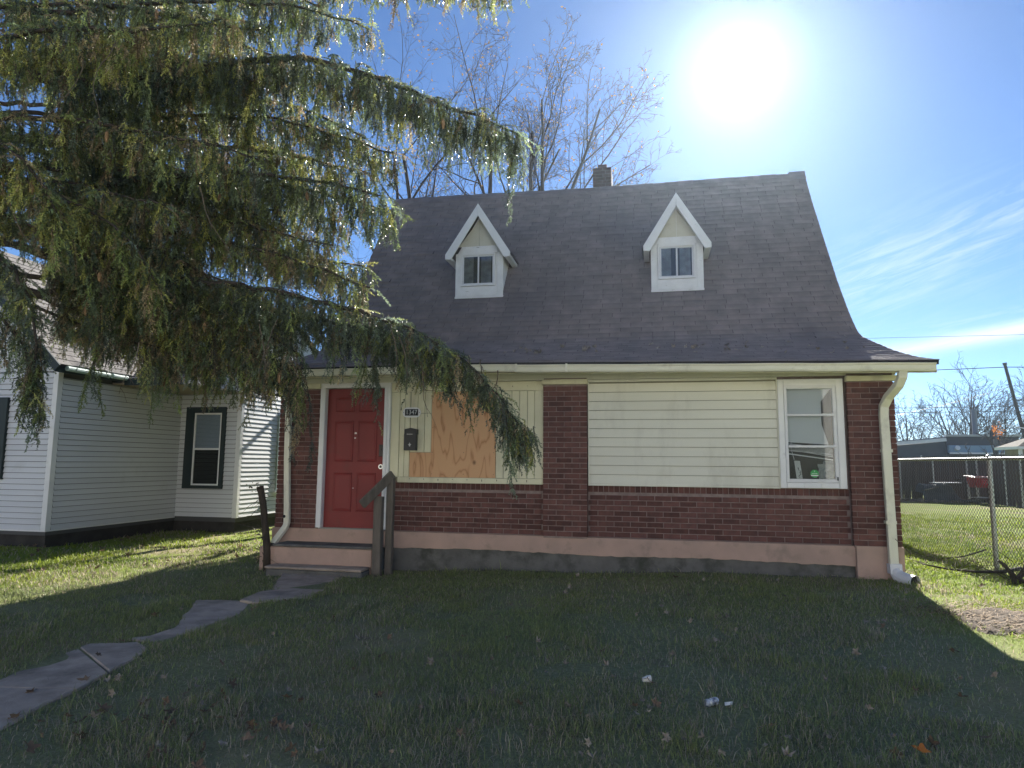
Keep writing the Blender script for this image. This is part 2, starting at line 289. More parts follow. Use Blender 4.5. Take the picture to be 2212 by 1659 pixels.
# ================================================================== the brick house
house = thing('brick_house', 'red brick house with steep dark shingled roof, two white dormers and a red door', 'house', (-1.2, 0, -0.45))
XL, XR = -5.40, 2.95
def H(name, mb, material, parent=None, **k): return link(name, mb, material, parent or house, **k)
PR = np.array([(-.50, 2.285), (0.0, 2.395), (.5, 2.54), (.95, 2.70), (1.22, 2.80), (1.435, 2.92), (1.694, 3.165), (2.02, 3.53), (2.356, 3.93), (2.966, 4.74), (3.40, 5.33), (3.748, 5.80), (4.28, 6.60)])
def eave_dz(x): return np.interp(x, [-5.7, -2.2, 3.4], [-.03, 0.0, -.085])
def roof_z(x, y):
    yy = np.where(y > 4.28, 8.56-y, y); z = np.interp(yy, PR[:, 0], PR[:, 1]); t = sst(1.6, -.5, yy) if False else 1-sst(-.4, 1.6, yy)
    sag = -0.03*np.exp(-((x+1.2)/2.2)**2)*np.clip((yy-2)/2, 0, 1)
    return z+eave_dz(x)*t-0.009*(x-2.95)*np.clip((yy-1)/3, 0, 1)+sag
def ext(y):                                   # how far the flared skirt runs out past the gable wall
    yy = np.where(y > 4.28, 8.56-y, y); return 0.03+0.32*np.clip((1.3-yy)/1.8, 0, 1)**1.15
# bricks ------------------------------------------------------------
BL, BH, MX, MZ = 0.203, 0.059, 0.2125, 0.0693
full, cut = [], []
def lay(x0, x1, z0, z1, yf, off=0.0, axis='x'):
    k = 0; z = z0
    while z+BH*0.6 < z1:
        h = min(BH, z1-z); x = x0-(MX/2 if (k % 2) else 0)-off
        while x < x1:
            a, b = max(x, x0), min(x+BL, x1)
            if b-a > 0.03:
                (full if (b-a > BL-.002 and h > BH-.002 and axis == 'x') else cut).append((a, b, z, z+h, yf, axis))
            x += MX
        z += MZ; k += 1
ZL = 0.006
lay(XL, -4.75, ZL, 2.02, 0.0)
lay(-3.64, -1.435, ZL, 0.585, 0.055, 0.05); lay(-1.43, -0.838, ZL, 2.03, -0.045, 0.03)
lay(-0.833, 2.405, ZL, 0.585, 0.055, 0.08); lay(2.41, XR, ZL, 2.02, -0.045, 0.05)
for a, b in ((-3.64, -1.435), (-0.833, 2.405)):           # the upright row under the sills
    x = a
    while x < b-.03: cut.append((x, min(x+.0605, b), 0.592, 0.674, 0.055, 'x')); x += 0.0695
lay(0.0, 8.5, ZL, 2.2, XR, 0, 'y'); lay(0.0, 8.5, ZL, 2.2, XL, 0, 'Y')
bm_ = MB(); c = .003
bm_.add([(-BL/2+c, 0, c), (BL/2-c, 0, c), (BL/2-c, 0, BH-c), (-BL/2+c, 0, BH-c), (-BL/2, c, 0), (BL/2, c, 0), (BL/2, c, BH), (-BL/2, c, BH), (-BL/2, .05, 0), (BL/2, .05, 0), (BL/2, .05, BH), (-BL/2, .05, BH)],
        [(0, 1, 2, 3), (4, 5, 1, 0), (5, 6, 2, 1), (6, 7, 3, 2), (7, 4, 0, 3), (8, 9, 5, 4), (9, 10, 6, 5), (10, 11, 7, 6), (11, 8, 4, 7)])
brick_me = bm_.mesh('brick'); brick_me.materials.append(M_brick)
full.sort(key=lambda b: (b[0]-CAM[0])**2+(CAM[1]-b[4])**2+(CAM[2]-b[2])**2)
for a, b, z, z2, yf, ax in full[:300]:
    link('brick', brick_me, None, house, ((a+b)/2, yf+rnd.uniform(-.002, .002), z), (0, 0, rnd.uniform(-.006, .006)))
mb = MB()
for a, b, z, z2, yf, ax in full[300:]+cut:
    j = rnd.uniform(-.002, .002)
    if ax == 'x': mb.box(a, b, yf+j, yf+.05, z, z2)
    elif ax == 'y': mb.box(yf-.05, yf+j, a, b, z, z2)
    else: mb.box(yf+j, yf+.05, a, b, z, z2)
H('brick_courses', mb, M_brick, kind='stuff')
# mortar bed and core walls, with the window hole left open
mb = MB(); m = .008
mb.box(XL+.01, -4.74, m, .24, -.02, 2.24); mb.box(-3.655, -1.43, .063, .24, -.02, 2.24)
mb.box(-1.425, -0.842, -.045+m, .24, -.02, 2.12); mb.box(-.838, 1.665, .0635, .24, -.02, 2.24); mb.box(2.285, 2.414, .0635, .24, -.02, 2.24)
mb.box(1.666, 2.284, .0632, .24, -.02, .76); mb.box(1.666, 2.284, .064, .24, 1.975, 2.24); mb.box(2.415, XR-.01, -.045+m, .24, -.02, 2.12)
mb.box(XR-.3, XR-m, .241, 8.5, -.02, 2.3); mb.box(XL+m, XL+.3, .241, 8.5, -.02, 2.3); mb.box(XL+.31, XR-.31, 8.2, 8.5, -.02, 2.3)
H('mortar_bed', mb, M_mortar)
# foundation
def rough_band(x0, x1, z0, z1, yf, yb, jit, seed):
    r2 = random.Random(seed); n_ = max(2, int((x1-x0)/.06)); xs = [x0+(x1-x0)*i/n_ for i in range(n_+1)]; bot = [z0+r2.uniform(-jit, jit) for _ in xs]
    mb = MB(); poly = [(x, b) for x, b in zip(xs, bot)]+[(x1, z1), (x0, z1)]; return mb.prism(poly, 'y', yf, yb)
def ledge():
    xs = np.linspace(-3.70, 2.43, 90); r2 = random.Random(4); V = []; Fc = []
    for x in xs:
        b = -.215-.02*(x+3.7)/6+.010*math.sin(x*2.1)+r2.uniform(-.007, .007); V += [(x, -.012+.004*math.sin(x*3), b), (x, -.016+.003*math.sin(x*2.2), -.004), (x, .05, .002), (x, .06, b)]
    for i in range(len(xs)-1):
        o = 4*i; Fc += [(o, o+4, o+5, o+1), (o+1, o+5, o+6, o+2), (o+3, o+7, o+4, o)]
    return MB().add(V, Fc)
H('painted_ledge', ledge().box(2.4305, XR+.01, -.055, .24, -.62, 0.0).box(XL-.02, -3.7005, -.03, .24, -.22, 0.003), M_pink)
H('foundation', MB().box(-3.69, 2.43, .018, .24, -.7, -.2).box(XL, -3.70, -.005, .24, -.7, -.221), M_grey_conc, bevel=.01)
H('foundation', MB().box(XR-.28, XR, .241, 8.5, -.7, -.021).box(XL, XL+.28, .241, 8.5, -.7, -.021).box(XL+.281, XR-.281, 8.22, 8.5, -.7, -.021), M_grey_conc, bevel=.01)
# cream panel of upright boards with the plywood patch
def vboards(x0, x1, z0, z1, y, w=.128):
    x = x0
    while x < x1-.02:
        b = min(x+w, x1); H('wall_board', MB().box(x+.003, b-.003, y+rnd.uniform(0, .003), y+.04, z0, z1), M_cream, bevel=.004); x += w
H('wall_backing', MB().box(-3.648, -1.437, .034, .060, .70, 2.05), mat('dark_joint', (.25, .235, .17), rough=.9))
vboards(-3.52, -3.36, .757, 1.96, .012, .08); vboards(-3.355, -3.04, 1.105, 1.655, .012, .1055); vboards(-3.355, -3.04, 1.661, 1.96, .012, .1055); vboards(-2.105, -1.56, .757, 1.96, .012, .111)
for x0, x1, z0, z1, y in ((-3.648, -3.523, .757, 1.96, .006), (-1.557, -1.437, .757, 1.96, .002), (-3.648, -1.437, 1.963, 2.094, .000), (-3.52, -1.437, .679, .754, -.012)):
    H('trim_board', MB().box(x0, x1, y, y+.045, z0, z1), M_cream, bevel=.004)
mb = MB(); mb.prism([(-3.355, .757), (-2.107, .757), (-2.107, 1.96), (-3.038, 1.96), (-3.038, 1.100), (-3.355, 1.100)], 'y', .008, .03); H('plywood_sheet', mb, M_ply)
mb = MB()
r2 = random.Random(2)
for x in np.arange(-3.55, -1.45, .21): mb.box(x-.004, x+.004, -.0025, .004, 2.02+r2.uniform(-.02, .02), 2.028+r2.uniform(0, .004)); mb.box(x-.004, x+.004, -.0145, -.010, .72+r2.uniform(-.015, .015), .736)
for z in (.80, 1.10, 1.45, 1.80):
    for x in (-3.02, -2.56, -2.13): mb.box(x-.004, x+.004, .005, .0085, z, z+.007)
H('nail_heads', mb, mat('rusty_nail', (.05, .035, .03), rough=.7), kind='stuff')
# lapped siding
H('wall_backing', MB().box(-.832, 1.590, .03, .058, .69, 2.09), mat('dark_joint', (.2, .2, .2)))
n_ = 11; z0, z1 = .705, 2.050
for i in range(n_):
    a = z0+(z1-z0)*i/n_; b = z0+(z1-z0)*(i+1)/n_; w = .004*math.sin(i*2.3)
    mb = MB().add([(-.815, .003, a), (.40, .001+w*.3, a-.002), (1.582, .003, a+.001), (-.815, .020, b-.006), (.40, .0195, b-.007), (1.582, .020, b-.006), (-.815, .029, a), (.40, .029, a), (1.582, .029, a)],
                  [(0, 1, 4, 3), (1, 2, 5, 4), (6, 7, 1, 0), (7, 8, 2, 1)]); H('siding_board', mb, M_vinyl_cream)
H('siding_trim', MB().box(-.828, -.814, -.006, .03, .69, 2.09).box(-.828, 1.595, -.006, .03, 2.064, 2.094).box(-.828, 1.595, -.004, .035, .676, .702).box(1.583, 1.597, -.006, .03, .702, 2.064), M_vinyl_cream, bevel=.002)
# pilaster capitals, frieze, soffit, gutter
H('capital', MB().box(-1.448, -.828, -.085, .02, 2.034, 2.100), M_cream, bevel=.004); H('capital', MB().box(2.400, 3.010, -.09, .02, 2.022, 2.085), M_cream, bevel=.004)
H('capital', MB().box(XL-.05, -4.74, -.06, .02, 2.024, 2.098), M_cream, bevel=.004)
H('frieze_board', MB().box(XL-.03, 2.99, -.005, .05, 2.1015, 2.205), M_vinyl_cream, bevel=.003); H('frieze_board', MB().box(XL-.03, 2.99, -.018, -.006, 2.100, 2.122), M_vinyl_cream, bevel=.003)
x = XL-.3
while x < XR+.30:
    b = min(x+.19, XR+.34); zz = 2.155+float(eave_dz(x))
    H('soffit_panel', MB().add([(x+.003, -.008, zz+.045), (b-.003, -.008, zz+.045), (b-.003, -.47, zz), (x+.003, -.47, zz), (x+.003, -.008, zz+.055), (b-.003, -.008, zz+.055), (b-.003, -.47, zz+.01), (x+.003, -.47, zz+.01)],
      [(0, 1, 2, 3), (7, 6, 5, 4), (0, 3, 7, 4), (1, 5, 6, 2), (2, 6, 7, 3)]), M_vinyl_cream); x += .19
def eave_run(y0, y1, za, zb, x0=XL-.42, x1=XR+.33, n_=28):
    xs = np.linspace(x0, x1, n_); V = []; Fc = []
    for x in xs:
        d = float(eave_dz(x)); V += [(x, y0, za+d), (x, y1, za+d), (x, y1, zb+d), (x, y0, zb+d)]
    for i in range(n_-1):
        for j in range(4): Fc.append((4*i+j, 4*i+(j+1) % 4, 4*i+4+(j+1) % 4, 4*i+4+j))
    Fc += [(3, 2, 1, 0), (4*n_-4, 4*n_-3, 4*n_-2, 4*n_-1)]; return MB().add(V, Fc)
H('fascia_board', eave_run(-.47, -.445, 2.145, 2.262), M_cream)
H('eave_return', MB().add([(XR+.33, -.47, 2.06), (XR+.33, -.47, 2.17), (XR+.35, .9, 2.48), (XR+.30, .9, 2.40), (XR+.06, .9, 2.30), (XR+.06, -.44, 2.08)], [(0, 1, 2, 3), (0, 3, 4, 5)]), M_cream)
def gutter():
    prof = [(-.475, 2.165), (-.545, 2.160), (-.558, 2.185), (-.566, 2.228), (-.582, 2.240), (-.584, 2.252), (-.572, 2.254), (-.560, 2.244), (-.548, 2.190), (-.480, 2.178)]
    xs = list(np.linspace(XL-.40, -1.72, 16))+[-1.715]+list(np.linspace(-1.71, XR+.29, 30)); V = []; Fc = []; k = len(prof)
    for i, x in enumerate(xs):
        d = float(eave_dz(x)); st = .006 if x > -1.713 else 0.0; w = .002*math.sin(x*5.3)
        V += [(x, y-st*.6+w*.4, z+d-st+w) for y, z in prof]
    for i in range(len(xs)-1):
        for j in range(k): Fc.append((i*k+j, i*k+(j+1) % k, (i+1)*k+(j+1) % k, (i+1)*k+j))
    Fc += [tuple(range(k))[::-1], tuple(range((len(xs)-1)*k, len(xs)*k))]; return MB().add(V, Fc)
gu = H('gutter', gutter(), M_gutter)
for xx in (-1.71, -1.05): H('gutter_joint', MB().box(xx-.012, xx+.012, -.5885, -.555, 2.150+float(eave_dz(xx)), 2.256+float(eave_dz(xx))), M_gutter, gu)
# roof --------------------------------------------------------------
xs = np.linspace(0, 1, 60); ys = np.concatenate([np.linspace(-.5, 1.2, 12), np.linspace(1.3, 4.28, 22), np.linspace(4.35, 8.56+.5, 30)])
U, Y = np.meshgrid(xs, ys); E_ = ext(Y); X = (XL-E_)+(XR-XL+2*E_)*U; Z = roof_z(X, Y); ny_, nx_ = X.shape; idx = np.arange(ny_*nx_).reshape(ny_, nx_)
ro = H('roof', np_mesh('roof', np.stack([X, Y, Z], -1).reshape(-1, 3), quads=np.stack([idx[:-1, :-1], idx[:-1, 1:], idx[1:, 1:], idx[1:, :-1]], -1).reshape(-1, 4)), M_underlay)
so = ro.modifiers.new('thick', 'SOLIDIFY'); so.thickness = .05; so.offset = -1
seg = np.hypot(np.diff(PR[:, 0]), np.diff(PR[:, 1])); SL = np.concatenate([[0], np.cumsum(seg)]); STOT = SL[-1]
def shingles():
    V, Q, k = [], [], 0; s = 0.0; row = 0; r2 = np.random.default_rng(11)
    while s < STOT-.02:
        e = .138; s1 = min(s+.165, STOT-.002)
        y0 = np.interp(s, SL, PR[:, 0]); ex = float(ext(np.array(y0))); x = XL-ex-(0.15 if row % 2 else 0)-r2.uniform(0, .05); xe = XR+ex+.012
        wob = r2.uniform(-.004, .004)
        while x < xe:
            w = .333 if r2.random() > .02 else .2; a, b = max(x+.0025, XL-ex-.012), min(x+w-.0025, xe)
            if b-a > .03:
                ds = wob+r2.uniform(-.004, .004); hh = (.015 if s > 2.0 else .008)+abs(r2.normal(0, .0025))+(.02 if r2.random() < .012 else 0)
                pts = []
                for (xx, ss, h) in ((a, s+ds-.022*(row == 0), hh), (b, s+ds+r2.uniform(-.002, .002)-.022*(row == 0), hh), (b, s1, .005), (a, s1, .005), (a, s+ds-.022*(row == 0), -.002), (b, s+ds-.022*(row == 0), -.002)):
                    sc = min(max(ss, -.03), STOT-.001); yy = np.interp(sc, SL, PR[:, 0])-(0.02 if sc < 0 else 0); t0 = np.interp(sc-.05, SL, PR[:, 1]); t1 = np.interp(sc+.05, SL, PR[:, 1]); dz = min(1, (t1-t0)/.1)
                    nyv, nzv = -dz, math.sqrt(max(.05, 1-dz*dz)); pts.append((xx, yy+nyv*h, float(roof_z(np.array(xx), np.array(yy)))+nzv*h))
                V += pts; Q += [(k, k+1, k+2, k+3), (k+4, k+5, k+1, k)]; k += 6
            x += w
        s += e; row += 1
    return np_mesh('shingle_courses', np.array(V), quads=np.array(Q))
H('shingle_courses', shingles(), M_roof, kind='stuff')
mb = MB()
for i in range(32):
    a = XL-.02+i*(XR-XL+.04)/32; b = a+(XR-XL+.04)/32+.03; o = .004*(i % 3)+(.03 if i == 31 else 0); za = float(roof_z(np.array(a), np.array(4.28))); zb = float(roof_z(np.array(b), np.array(4.28)))
    mb.add([(a, 4.15, za-.19+o), (b, 4.15, zb-.19+o), (b, 4.28, zb+.022+o), (a, 4.28, za+.022+o), (b, 4.41, zb-.19+o), (a, 4.41, za-.19+o)], [(0, 1, 2, 3), (3, 2, 4, 5)])
H('ridge_cap', mb, M_roof)
gp = [(y, float(roof_z(np.array(XR), np.array(y)))-.06) for y in list(np.linspace(.0, 4.28, 14))+list(np.linspace(4.6, 8.5, 12))]
for xg in (XR-.12, XL+.10): H('gable_wall', MB().prism([(.0, 2.1)]+gp+[(8.5, 2.1)], 'x', xg, xg+.02), M_vinyl_cream)
# chimney
mb = MB(); zc = 5.9
k = 0
while zc < 7.06:
    for a, b, y0, y1 in ((-1.10, -.90, 4.32, 4.42), (-.89, -.72, 4.32, 4.42), (-1.10, -1.0, 4.43, 4.85), (-.82, -.72, 4.43, 4.85), (-.99, -.83, 4.75, 4.85)):
        s_ = .05 if k % 2 and y0 < 4.4 else 0; mb.box(a+(s_ if a > -.95 else 0), b+(s_ if b < -.8 and a < -.95 else 0), y0, y1, zc, zc+.058)
    zc += .069; k += 1
M_shade_brick = mat('shade_brick', (.085, .062, .058), (.06, .047, .045), 14, .9, .3, 120, rvar=.2)  # chimney brick and mortar darkened in colour for their shaded silhouette
ch = H('chimney', MB().box(-1.09, -.73, 4.33, 4.84, 5.8, 7.05), mat('shade_mortar', (.11, .10, .095), rough=.95)); H('chimney_bricks', mb, M_shade_brick, ch, kind='stuff'); H('flue', MB().box(-1.005, -.82, 4.45, 4.70, 7.051, 7.20), M_shade_brick, ch, bevel=.012)
# dormers
def dormer(xc, w, zb, peak, ew, ez, wx0, wx1, wz0, wz1, roll):
    y = 2.3; x0, x1 = xc-w/2, xc+w/2; zt = ez+.02
    d = H('dormer', MB().prism([(x0+.02, zb+.03), (x1-.02, zb+.03), (x1-.02, zt+.02), (xc, peak-.16), (x0+.02, zt+.02)], 'y', y+.01, y+.12).box(x0+.02, x0+.06, y+.121, 3.2, zb-.1, zt).box(x1-.06, x1-.02, y+.121, 3.2, zb-.1, zt), M_white_peel)
    S = lambda nme, mb, mt, **k: H(nme, mb, mt, d, **k)
    S('corner_board', MB().box(x0, x0+.105, y-.015, y+.0095, zb+.04, zt+.03), M_white_peel, bevel=.003); S('corner_board', MB().box(x1-.105, x1, y-.015, y+.0095, zb+.04, zt+.03), M_white_peel, bevel=.003)
    S('sill_board', MB().box(x0-.005, x1+.005, y-.03, y+.05, zb, zb+.038), M_white_peel, bevel=.004); S('apron_board', MB().box(x0+.106, x1-.106, y-.018, y+.009, zb+.043, wz0-.035), M_white_peel, bevel=.003)
    S('head_board', MB().box(x0+.106, x1-.106, y-.022, y+.009, wz1+.03, wz1+.165), M_white_peel, bevel=.003)
    hh = wz1+.168
    tl = (peak-.22-hh)*(ew/2)/(peak-ez)
    S('gable_panel', MB().prism([(xc-tl-.05, hh), (xc-.003, hh), (xc-.003, peak-.24)], 'y', y-.012, y+.008), M_gablepanel); S('gable_panel', MB().prism([(xc+.003, hh), (xc+tl+.05, hh), (xc+.003, peak-.24)], 'y', y-.010, y+.008), M_gablepanel)
    t = .135
    for s in (-1, 1):
        sl = (peak-ez)/(ew/2); n_ = math.hypot(1, sl); vert = t*n_
        p = [(xc, peak), (xc+s*ew/2, ez), (xc+s*ew/2, ez-.085), (xc+s*(ew/2-.105), ez-.095), (xc+s*.002, peak-vert*.92)]
        S('rake_board', MB().prism(p if s > 0 else p[::-1], 'y', y-.17, y-.14), M_white, bevel=.004)
        q0 = [(xc, peak+.012), (xc+s*(ew/2+.02), ez+.005), (xc+s*(ew/2+.02), ez-.03), (xc, peak-.03)]
        yb = 3.62; S('dormer_roof', MB().prism(q0 if s > 0 else q0[::-1], 'y', y-.138, yb), M_roof)
        S('eave_soffit', MB().box(*sorted((xc+s*(ew/2-.10), xc+s*(ew/2-.005))), y-.139, 3.1, ez-.085, ez-.035), M_white)
    # window
    f = .028; S('window_frame', MB().box(wx0-f, wx1+f, y-.03, y+.009, wz1, wz1+f).box(wx0-f, wx1+f, y-.035, y+.009, wz0-f, wz0).box(wx0-f, wx0, y-.03, y+.009, wz0, wz1).box(wx1, wx1+f, y-.03, y+.009, wz0, wz1), M_white, bevel=.003)
    xm = (wx0+wx1)/2
    for a, b, yy in ((wx0+.002, xm+.018, y-.014), (xm-.012, wx1-.002, y-.004)):
        t2 = .026; S('sash', MB().box(a, b, yy, yy+.012, wz1-t2, wz1-.001).box(a, b, yy, yy+.012, wz0+.001, wz0+t2).box(a, a+t2, yy, yy+.012, wz0+t2, wz1-t2).box(b-t2, b, yy, yy+.012, wz0+t2, wz1-t2), M_metal_white)
        S('pane', MB().box(a+t2, b-t2, yy+.004, yy+.006, wz0+t2, wz1-t2), M_glass)
    S('curtain', MB().box(wx0+.03, xm-.09, y+.006, y+.0085, wz0+.02, wz1-.02).box(xm+.05, wx1-.05, y+.0055, y+.0082, wz0+.02, wz1-.02), mat('net_curtain', (.28, .28, .30), (.16, .16, .18), 9, .9))
    S('dark_room', MB().box(wx0, wx1, y+.0088, y+.0098, wz0, wz1), M_dark)
dormer(-2.975, .88, 3.885, 5.585, 1.19, 4.665, -3.285, -2.705, 4.135, 4.675, 0)
dormer(.476, .86, 3.86, 5.53, 1.11, 4.63, .190, .750, 4.105, 4.64, 0)
# door
dr = H('door', MB().box(-4.655, -3.742, .045, .085, .02, 2.022), M_door)
pan = []
for xa, xb in ((-4.53, -4.235), (-4.165, -3.87)):
    for za, zb in ((.25, .80), (.96, 1.55), (1.68, 1.90)): pan.append((xa, xb, za, zb))
for xa, xb, za, zb in pan:
    t = .022; mb = MB()
    o = [(xa, za), (xb, za), (xb, zb), (xa, zb)]; i1 = [(xa+t, za+t), (xb-t, za+t), (xb-t, zb-t), (xa+t, zb-t)]; i2 = [(xa+2*t, za+2*t), (xb-2*t, za+2*t), (xb-2*t, zb-2*t), (xa+2*t, zb-2*t)]; ie = [(xa+.004, za+.004), (xb-.004, za+.004), (xb-.004, zb-.004), (xa+.004, zb-.004)]
    V = [(x, .0448, z) for x, z in o]+[(x, .036, z) for x, z in ie]+[(x, .0446, z) for x, z in i1]+[(x, .039, z) for x, z in i2]; Fc = []
    for r_ in range(3):
        for j in range(4): Fc.append((4*r_+j, 4*r_+(j+1) % 4, 4*r_+4+(j+1) % 4, 4*r_+4+j))
    Fc.append((12, 13, 14, 15)); H('door_panel', mb.add(V, Fc), M_door, dr)
H('deadbolt_plate', MB().box(-3.825, -3.765, .022, .045, 1.04, 1.21).box(-3.81, -3.78, .012, .0219, 1.13, 1.15), mat('bronze_lock', (.05, .045, .045), rough=.4, metal=.7), dr, bevel=.004)
def ring(x, z, r0, r1, y0, y1, n_=20):
    V = []; Fc = []
    for i in range(n_):
        a = 2*math.pi*i/n_; ca, sa = math.cos(a), math.sin(a); V += [(x+r0*ca, y0, z+r0*sa), (x+r1*ca, y0, z+r1*sa), (x+r1*ca, y1, z+r1*sa), (x+r0*ca, y1, z+r0*sa)]
    for i in range(n_):
        for j in range(4): Fc.append((4*i+j, 4*((i+1) % n_)+j, 4*((i+1) % n_)+(j+1) % 4, 4*i+(j+1) % 4))
    return MB().add(V, Fc)
H('knob_hole', ring(-3.80, .895, .021, .034, .036, .0448), M_chrome, dr); H('chipped_patch', ring(-3.80, .895, .0, .0205, .0435, .0446), M_black, dr)
for x, z, r0 in ((-4.205, 1.375, .019), (-4.21, 1.305, .014), (-4.215, .585, .010)):
    V = [(x+r0*(1+.35*math.sin(3*a+x))*math.cos(a), .0440, z+r0*(1+.3*math.cos(2*a))*math.sin(a)) for a in np.linspace(0, 6.28, 11)[:-1]]; H('chipped_patch', MB().add(V+[(p[0], .0446, p[2]) for p in V], [tuple(range(10))]+[(i, (i+1) % 10, 10+(i+1) % 10, 10+i) for i in range(10)]), mat('bare_filler', (.75, .70, .66)), dr)
H('door_frame', MB().box(-4.742, -4.658, -.03, .10, .02, 2.03).box(-3.738, -3.652, -.03, .10, .02, 2.03).box(-4.742, -3.652, -.028, .10, 2.031, 2.10).box(-4.70, -4.658, -.045, -.031, .02, 2.03).box(-3.738, -3.69, -.045, -.031, .42, 2.03), M_white, bevel=.004)
H('threshold', MB().box(-4.70, -3.70, -.03, .12, .0035, .022), mat('worn_aluminium', (.30, .29, .27), rough=.5, metal=.4), bevel=.003)
H('dark_hall', MB().box(-4.73, -3.66, .11, .13, .0, 2.1), M_dark)
# window
wi = H('window', MB().box(1.600, 1.668, -.010, .055, .684, 2.062).box(2.292, 2.376, -.010, .055, .684, 2.062).box(1.6685, 2.2915, -.012, .055, 1.985, 2.062).box(1.6685, 2.2915, .006, .055, .684, .755), M_white, bevel=.004, label='white three pane window with crooked blinds')
Wn = lambda nme, mb, mt, **k: H(nme, mb, mt, wi, **k)
for i in range(3): Wn('trim_tile', MB().box(1.675+i*.204, 1.873+i*.204, -.006, .0055, .688, .748), M_white, bevel=.003)
Wn('storm_frame', MB().box(1.672, 1.708, -.004, .05, .758, 1.98).box(2.248, 2.290, -.004, .05, .758, 1.98).box(1.7085, 2.2475, -.004, .05, .758, .800).box(1.7085, 2.2475, -.004, .05, 1.938, 1.98).box(1.668, 2.292, -.016, -.0045, 1.955, 1.988), M_metal_white, bevel=.003)
Wn('sash_rail', MB().box(1.700, 2.275, -.016, .03, 1.590, 1.620), M_metal_white, bevel=.003); Wn('sash_rail', MB().box(1.704, 2.275, -.018, .03, 1.192, 1.222), M_metal_white, bevel=.003)
Wn('sash_latch', MB().box(2.262, 2.275, -.022, -.0045, .785, .83), M_black)
for za, zb in ((1.621, 1.938), (1.223, 1.589), (.801, 1.191)): Wn('pane', MB().box(1.7085, 2.2475, .012, .015, za, zb), M_glass)
mb = MB(); z = 1.93
while z > 1.25:
    if z > 1.78: xe = 2.245-(1.93-z)*.75
    elif z > 1.5: xe = 2.13
    else: xe = 2.13+(1.5-z)*.30
    dz = -.012*(1.93-z)*8*.5; mb.add([(1.69, .085, z), (xe, .085, z+dz), (xe, .092, z+dz+.020), (1.69, .092, z+.020)], [(0, 1, 2, 3)]); z -= .0175
for i in range(7): mb.add([(1.69, .085, 1.243-.012*i), (2.25, .08, 1.17-.016*i), (2.25, .10, 1.182-.016*i), (1.69, .105, 1.253-.012*i)], [(0, 1, 2, 3)])
Wn('blinds', mb, M_blind, kind='stuff')
Wn('blind_rail', MB().bar((1.712, .06, 1.115), (2.24, .06, 1.04), .012, .014), M_blind); Wn('blind_rail', MB().bar((1.712, .07, 1.155), (2.24, .07, 1.11), .012, .008), M_blind); Wn('blind_cord', MB().tube([(1.75, .06, 1.3), (1.755, .06, 1.15), (1.78, .055, 1.04)], .003, 4), M_blind)
Wn('dark_room', MB().box(1.60, 2.36, .30, .32, .6, 2.1).box(1.60, 1.62, .245, .2995, .6, 2.1).box(2.34, 2.36, .245, .2995, .6, 2.1), mat('room_wall', (.12, .12, .125), rough=.9))
r2 = np.random.default_rng(5); gxs = np.linspace(2.06, 2.245, 10); gzs = np.linspace(.80, 1.03, 12); V = [(x+r2.uniform(-.008, .008), .05+r2.uniform(-.016, .016), z) for z in gzs for x in gxs]
Wn('plastic_sheet', MB().add(V, [(j*10+i, j*10+i+1, j*10+i+11, j*10+i+10) for j in range(11) for i in range(9) if not (i < 3 and j > 8)]), mat('clear_plastic', (.55, .57, .58), rough=.2, trans=.4))
st = [(2.005+.052*math.cos(R(22.5+45*i)), .868+.052*math.sin(R(22.5+45*i))) for i in range(8)]
Wn('security_sticker', MB().prism(st, 'y', .0095, .0115), M_green_sticker); Wn('sticker_band', MB().box(1.962, 2.048, .0080, .0092, .838, .852).box(1.972, 2.038, .0080, .0092, .868, .872).prism([(2.0, .898), (2.005, .888), (2.010, .898)], 'y', .008, .0092).prism([(2.002, .895), (2.008, .895), (2.008, .905), (2.002, .905)], 'y', .0075, .0079), M_paper)
Wn('paper_strip', MB().prism([(1.795, .802), (1.865, .802), (1.840, 1.025), (1.772, 1.028)], 'y', .020, .022), M_paper)
M_ink = mat('black_ink', (.02, .02, .022), rough=.6)
mb = MB()
def stroke(pts, w=.0065): mb.tube([(x, .0185, z) for x, z in pts], w/2, 4)
stroke([(1.818, .94), (1.822, .905)]); stroke([(1.806, .935), (1.818, .938)])
for zc in (.890, .862, .832): stroke([(1.833+.013*math.cos(a)*(1 if zc > .84 else -1), zc+.011*math.sin(a)) for a in np.linspace(-1.9, 1.9, 7)])
Wn('handwriting', mb, M_ink)
# downspouts
def spout(pts, w, d):
    mb = MB(); P_ = [np.array(p, float) for p in pts]; V = []; Fc = []
    for i, p in enumerate(P_):
        t = P_[min(i+1, len(P_)-1)]-P_[max(i-1, 0)]; t /= np.linalg.norm(t); s_ = np.array([1., 0, 0])-t*t[0]; s_ /= np.linalg.norm(s_); u = np.cross(s_, t)
        for a, b in ((-1, -1), (1, -1), (1, 1), (-1, 1)): V.append(p+s_*w/2*a+u*d/2*b)
    for i in range(len(P_)-1):
        for j in range(4): Fc.append((4*i+j, 4*i+(j+1) % 4, 4*i+4+(j+1) % 4, 4*i+4+j))
    Fc += [(3, 2, 1, 0), tuple(range(4*len(P_)-4, 4*len(P_)))]; return mb.add(V, Fc)
ds = H('downspout', spout([(2.905, -.50, 2.09), (2.905, -.48, 2.02), (2.89, -.40, 1.93), (2.83, -.20, 1.80), (2.80, -.125, 1.70), (2.795, -.115, 1.60), (2.805, -.115, .8), (2.815, -.12, -.26)], .098, .072), M_gutter, bevel=.006)
for z in (1.155, .30): H('strap', MB().box(2.746, 2.864, -.158, -.072, z-.018, z+.018), M_gutter, ds)
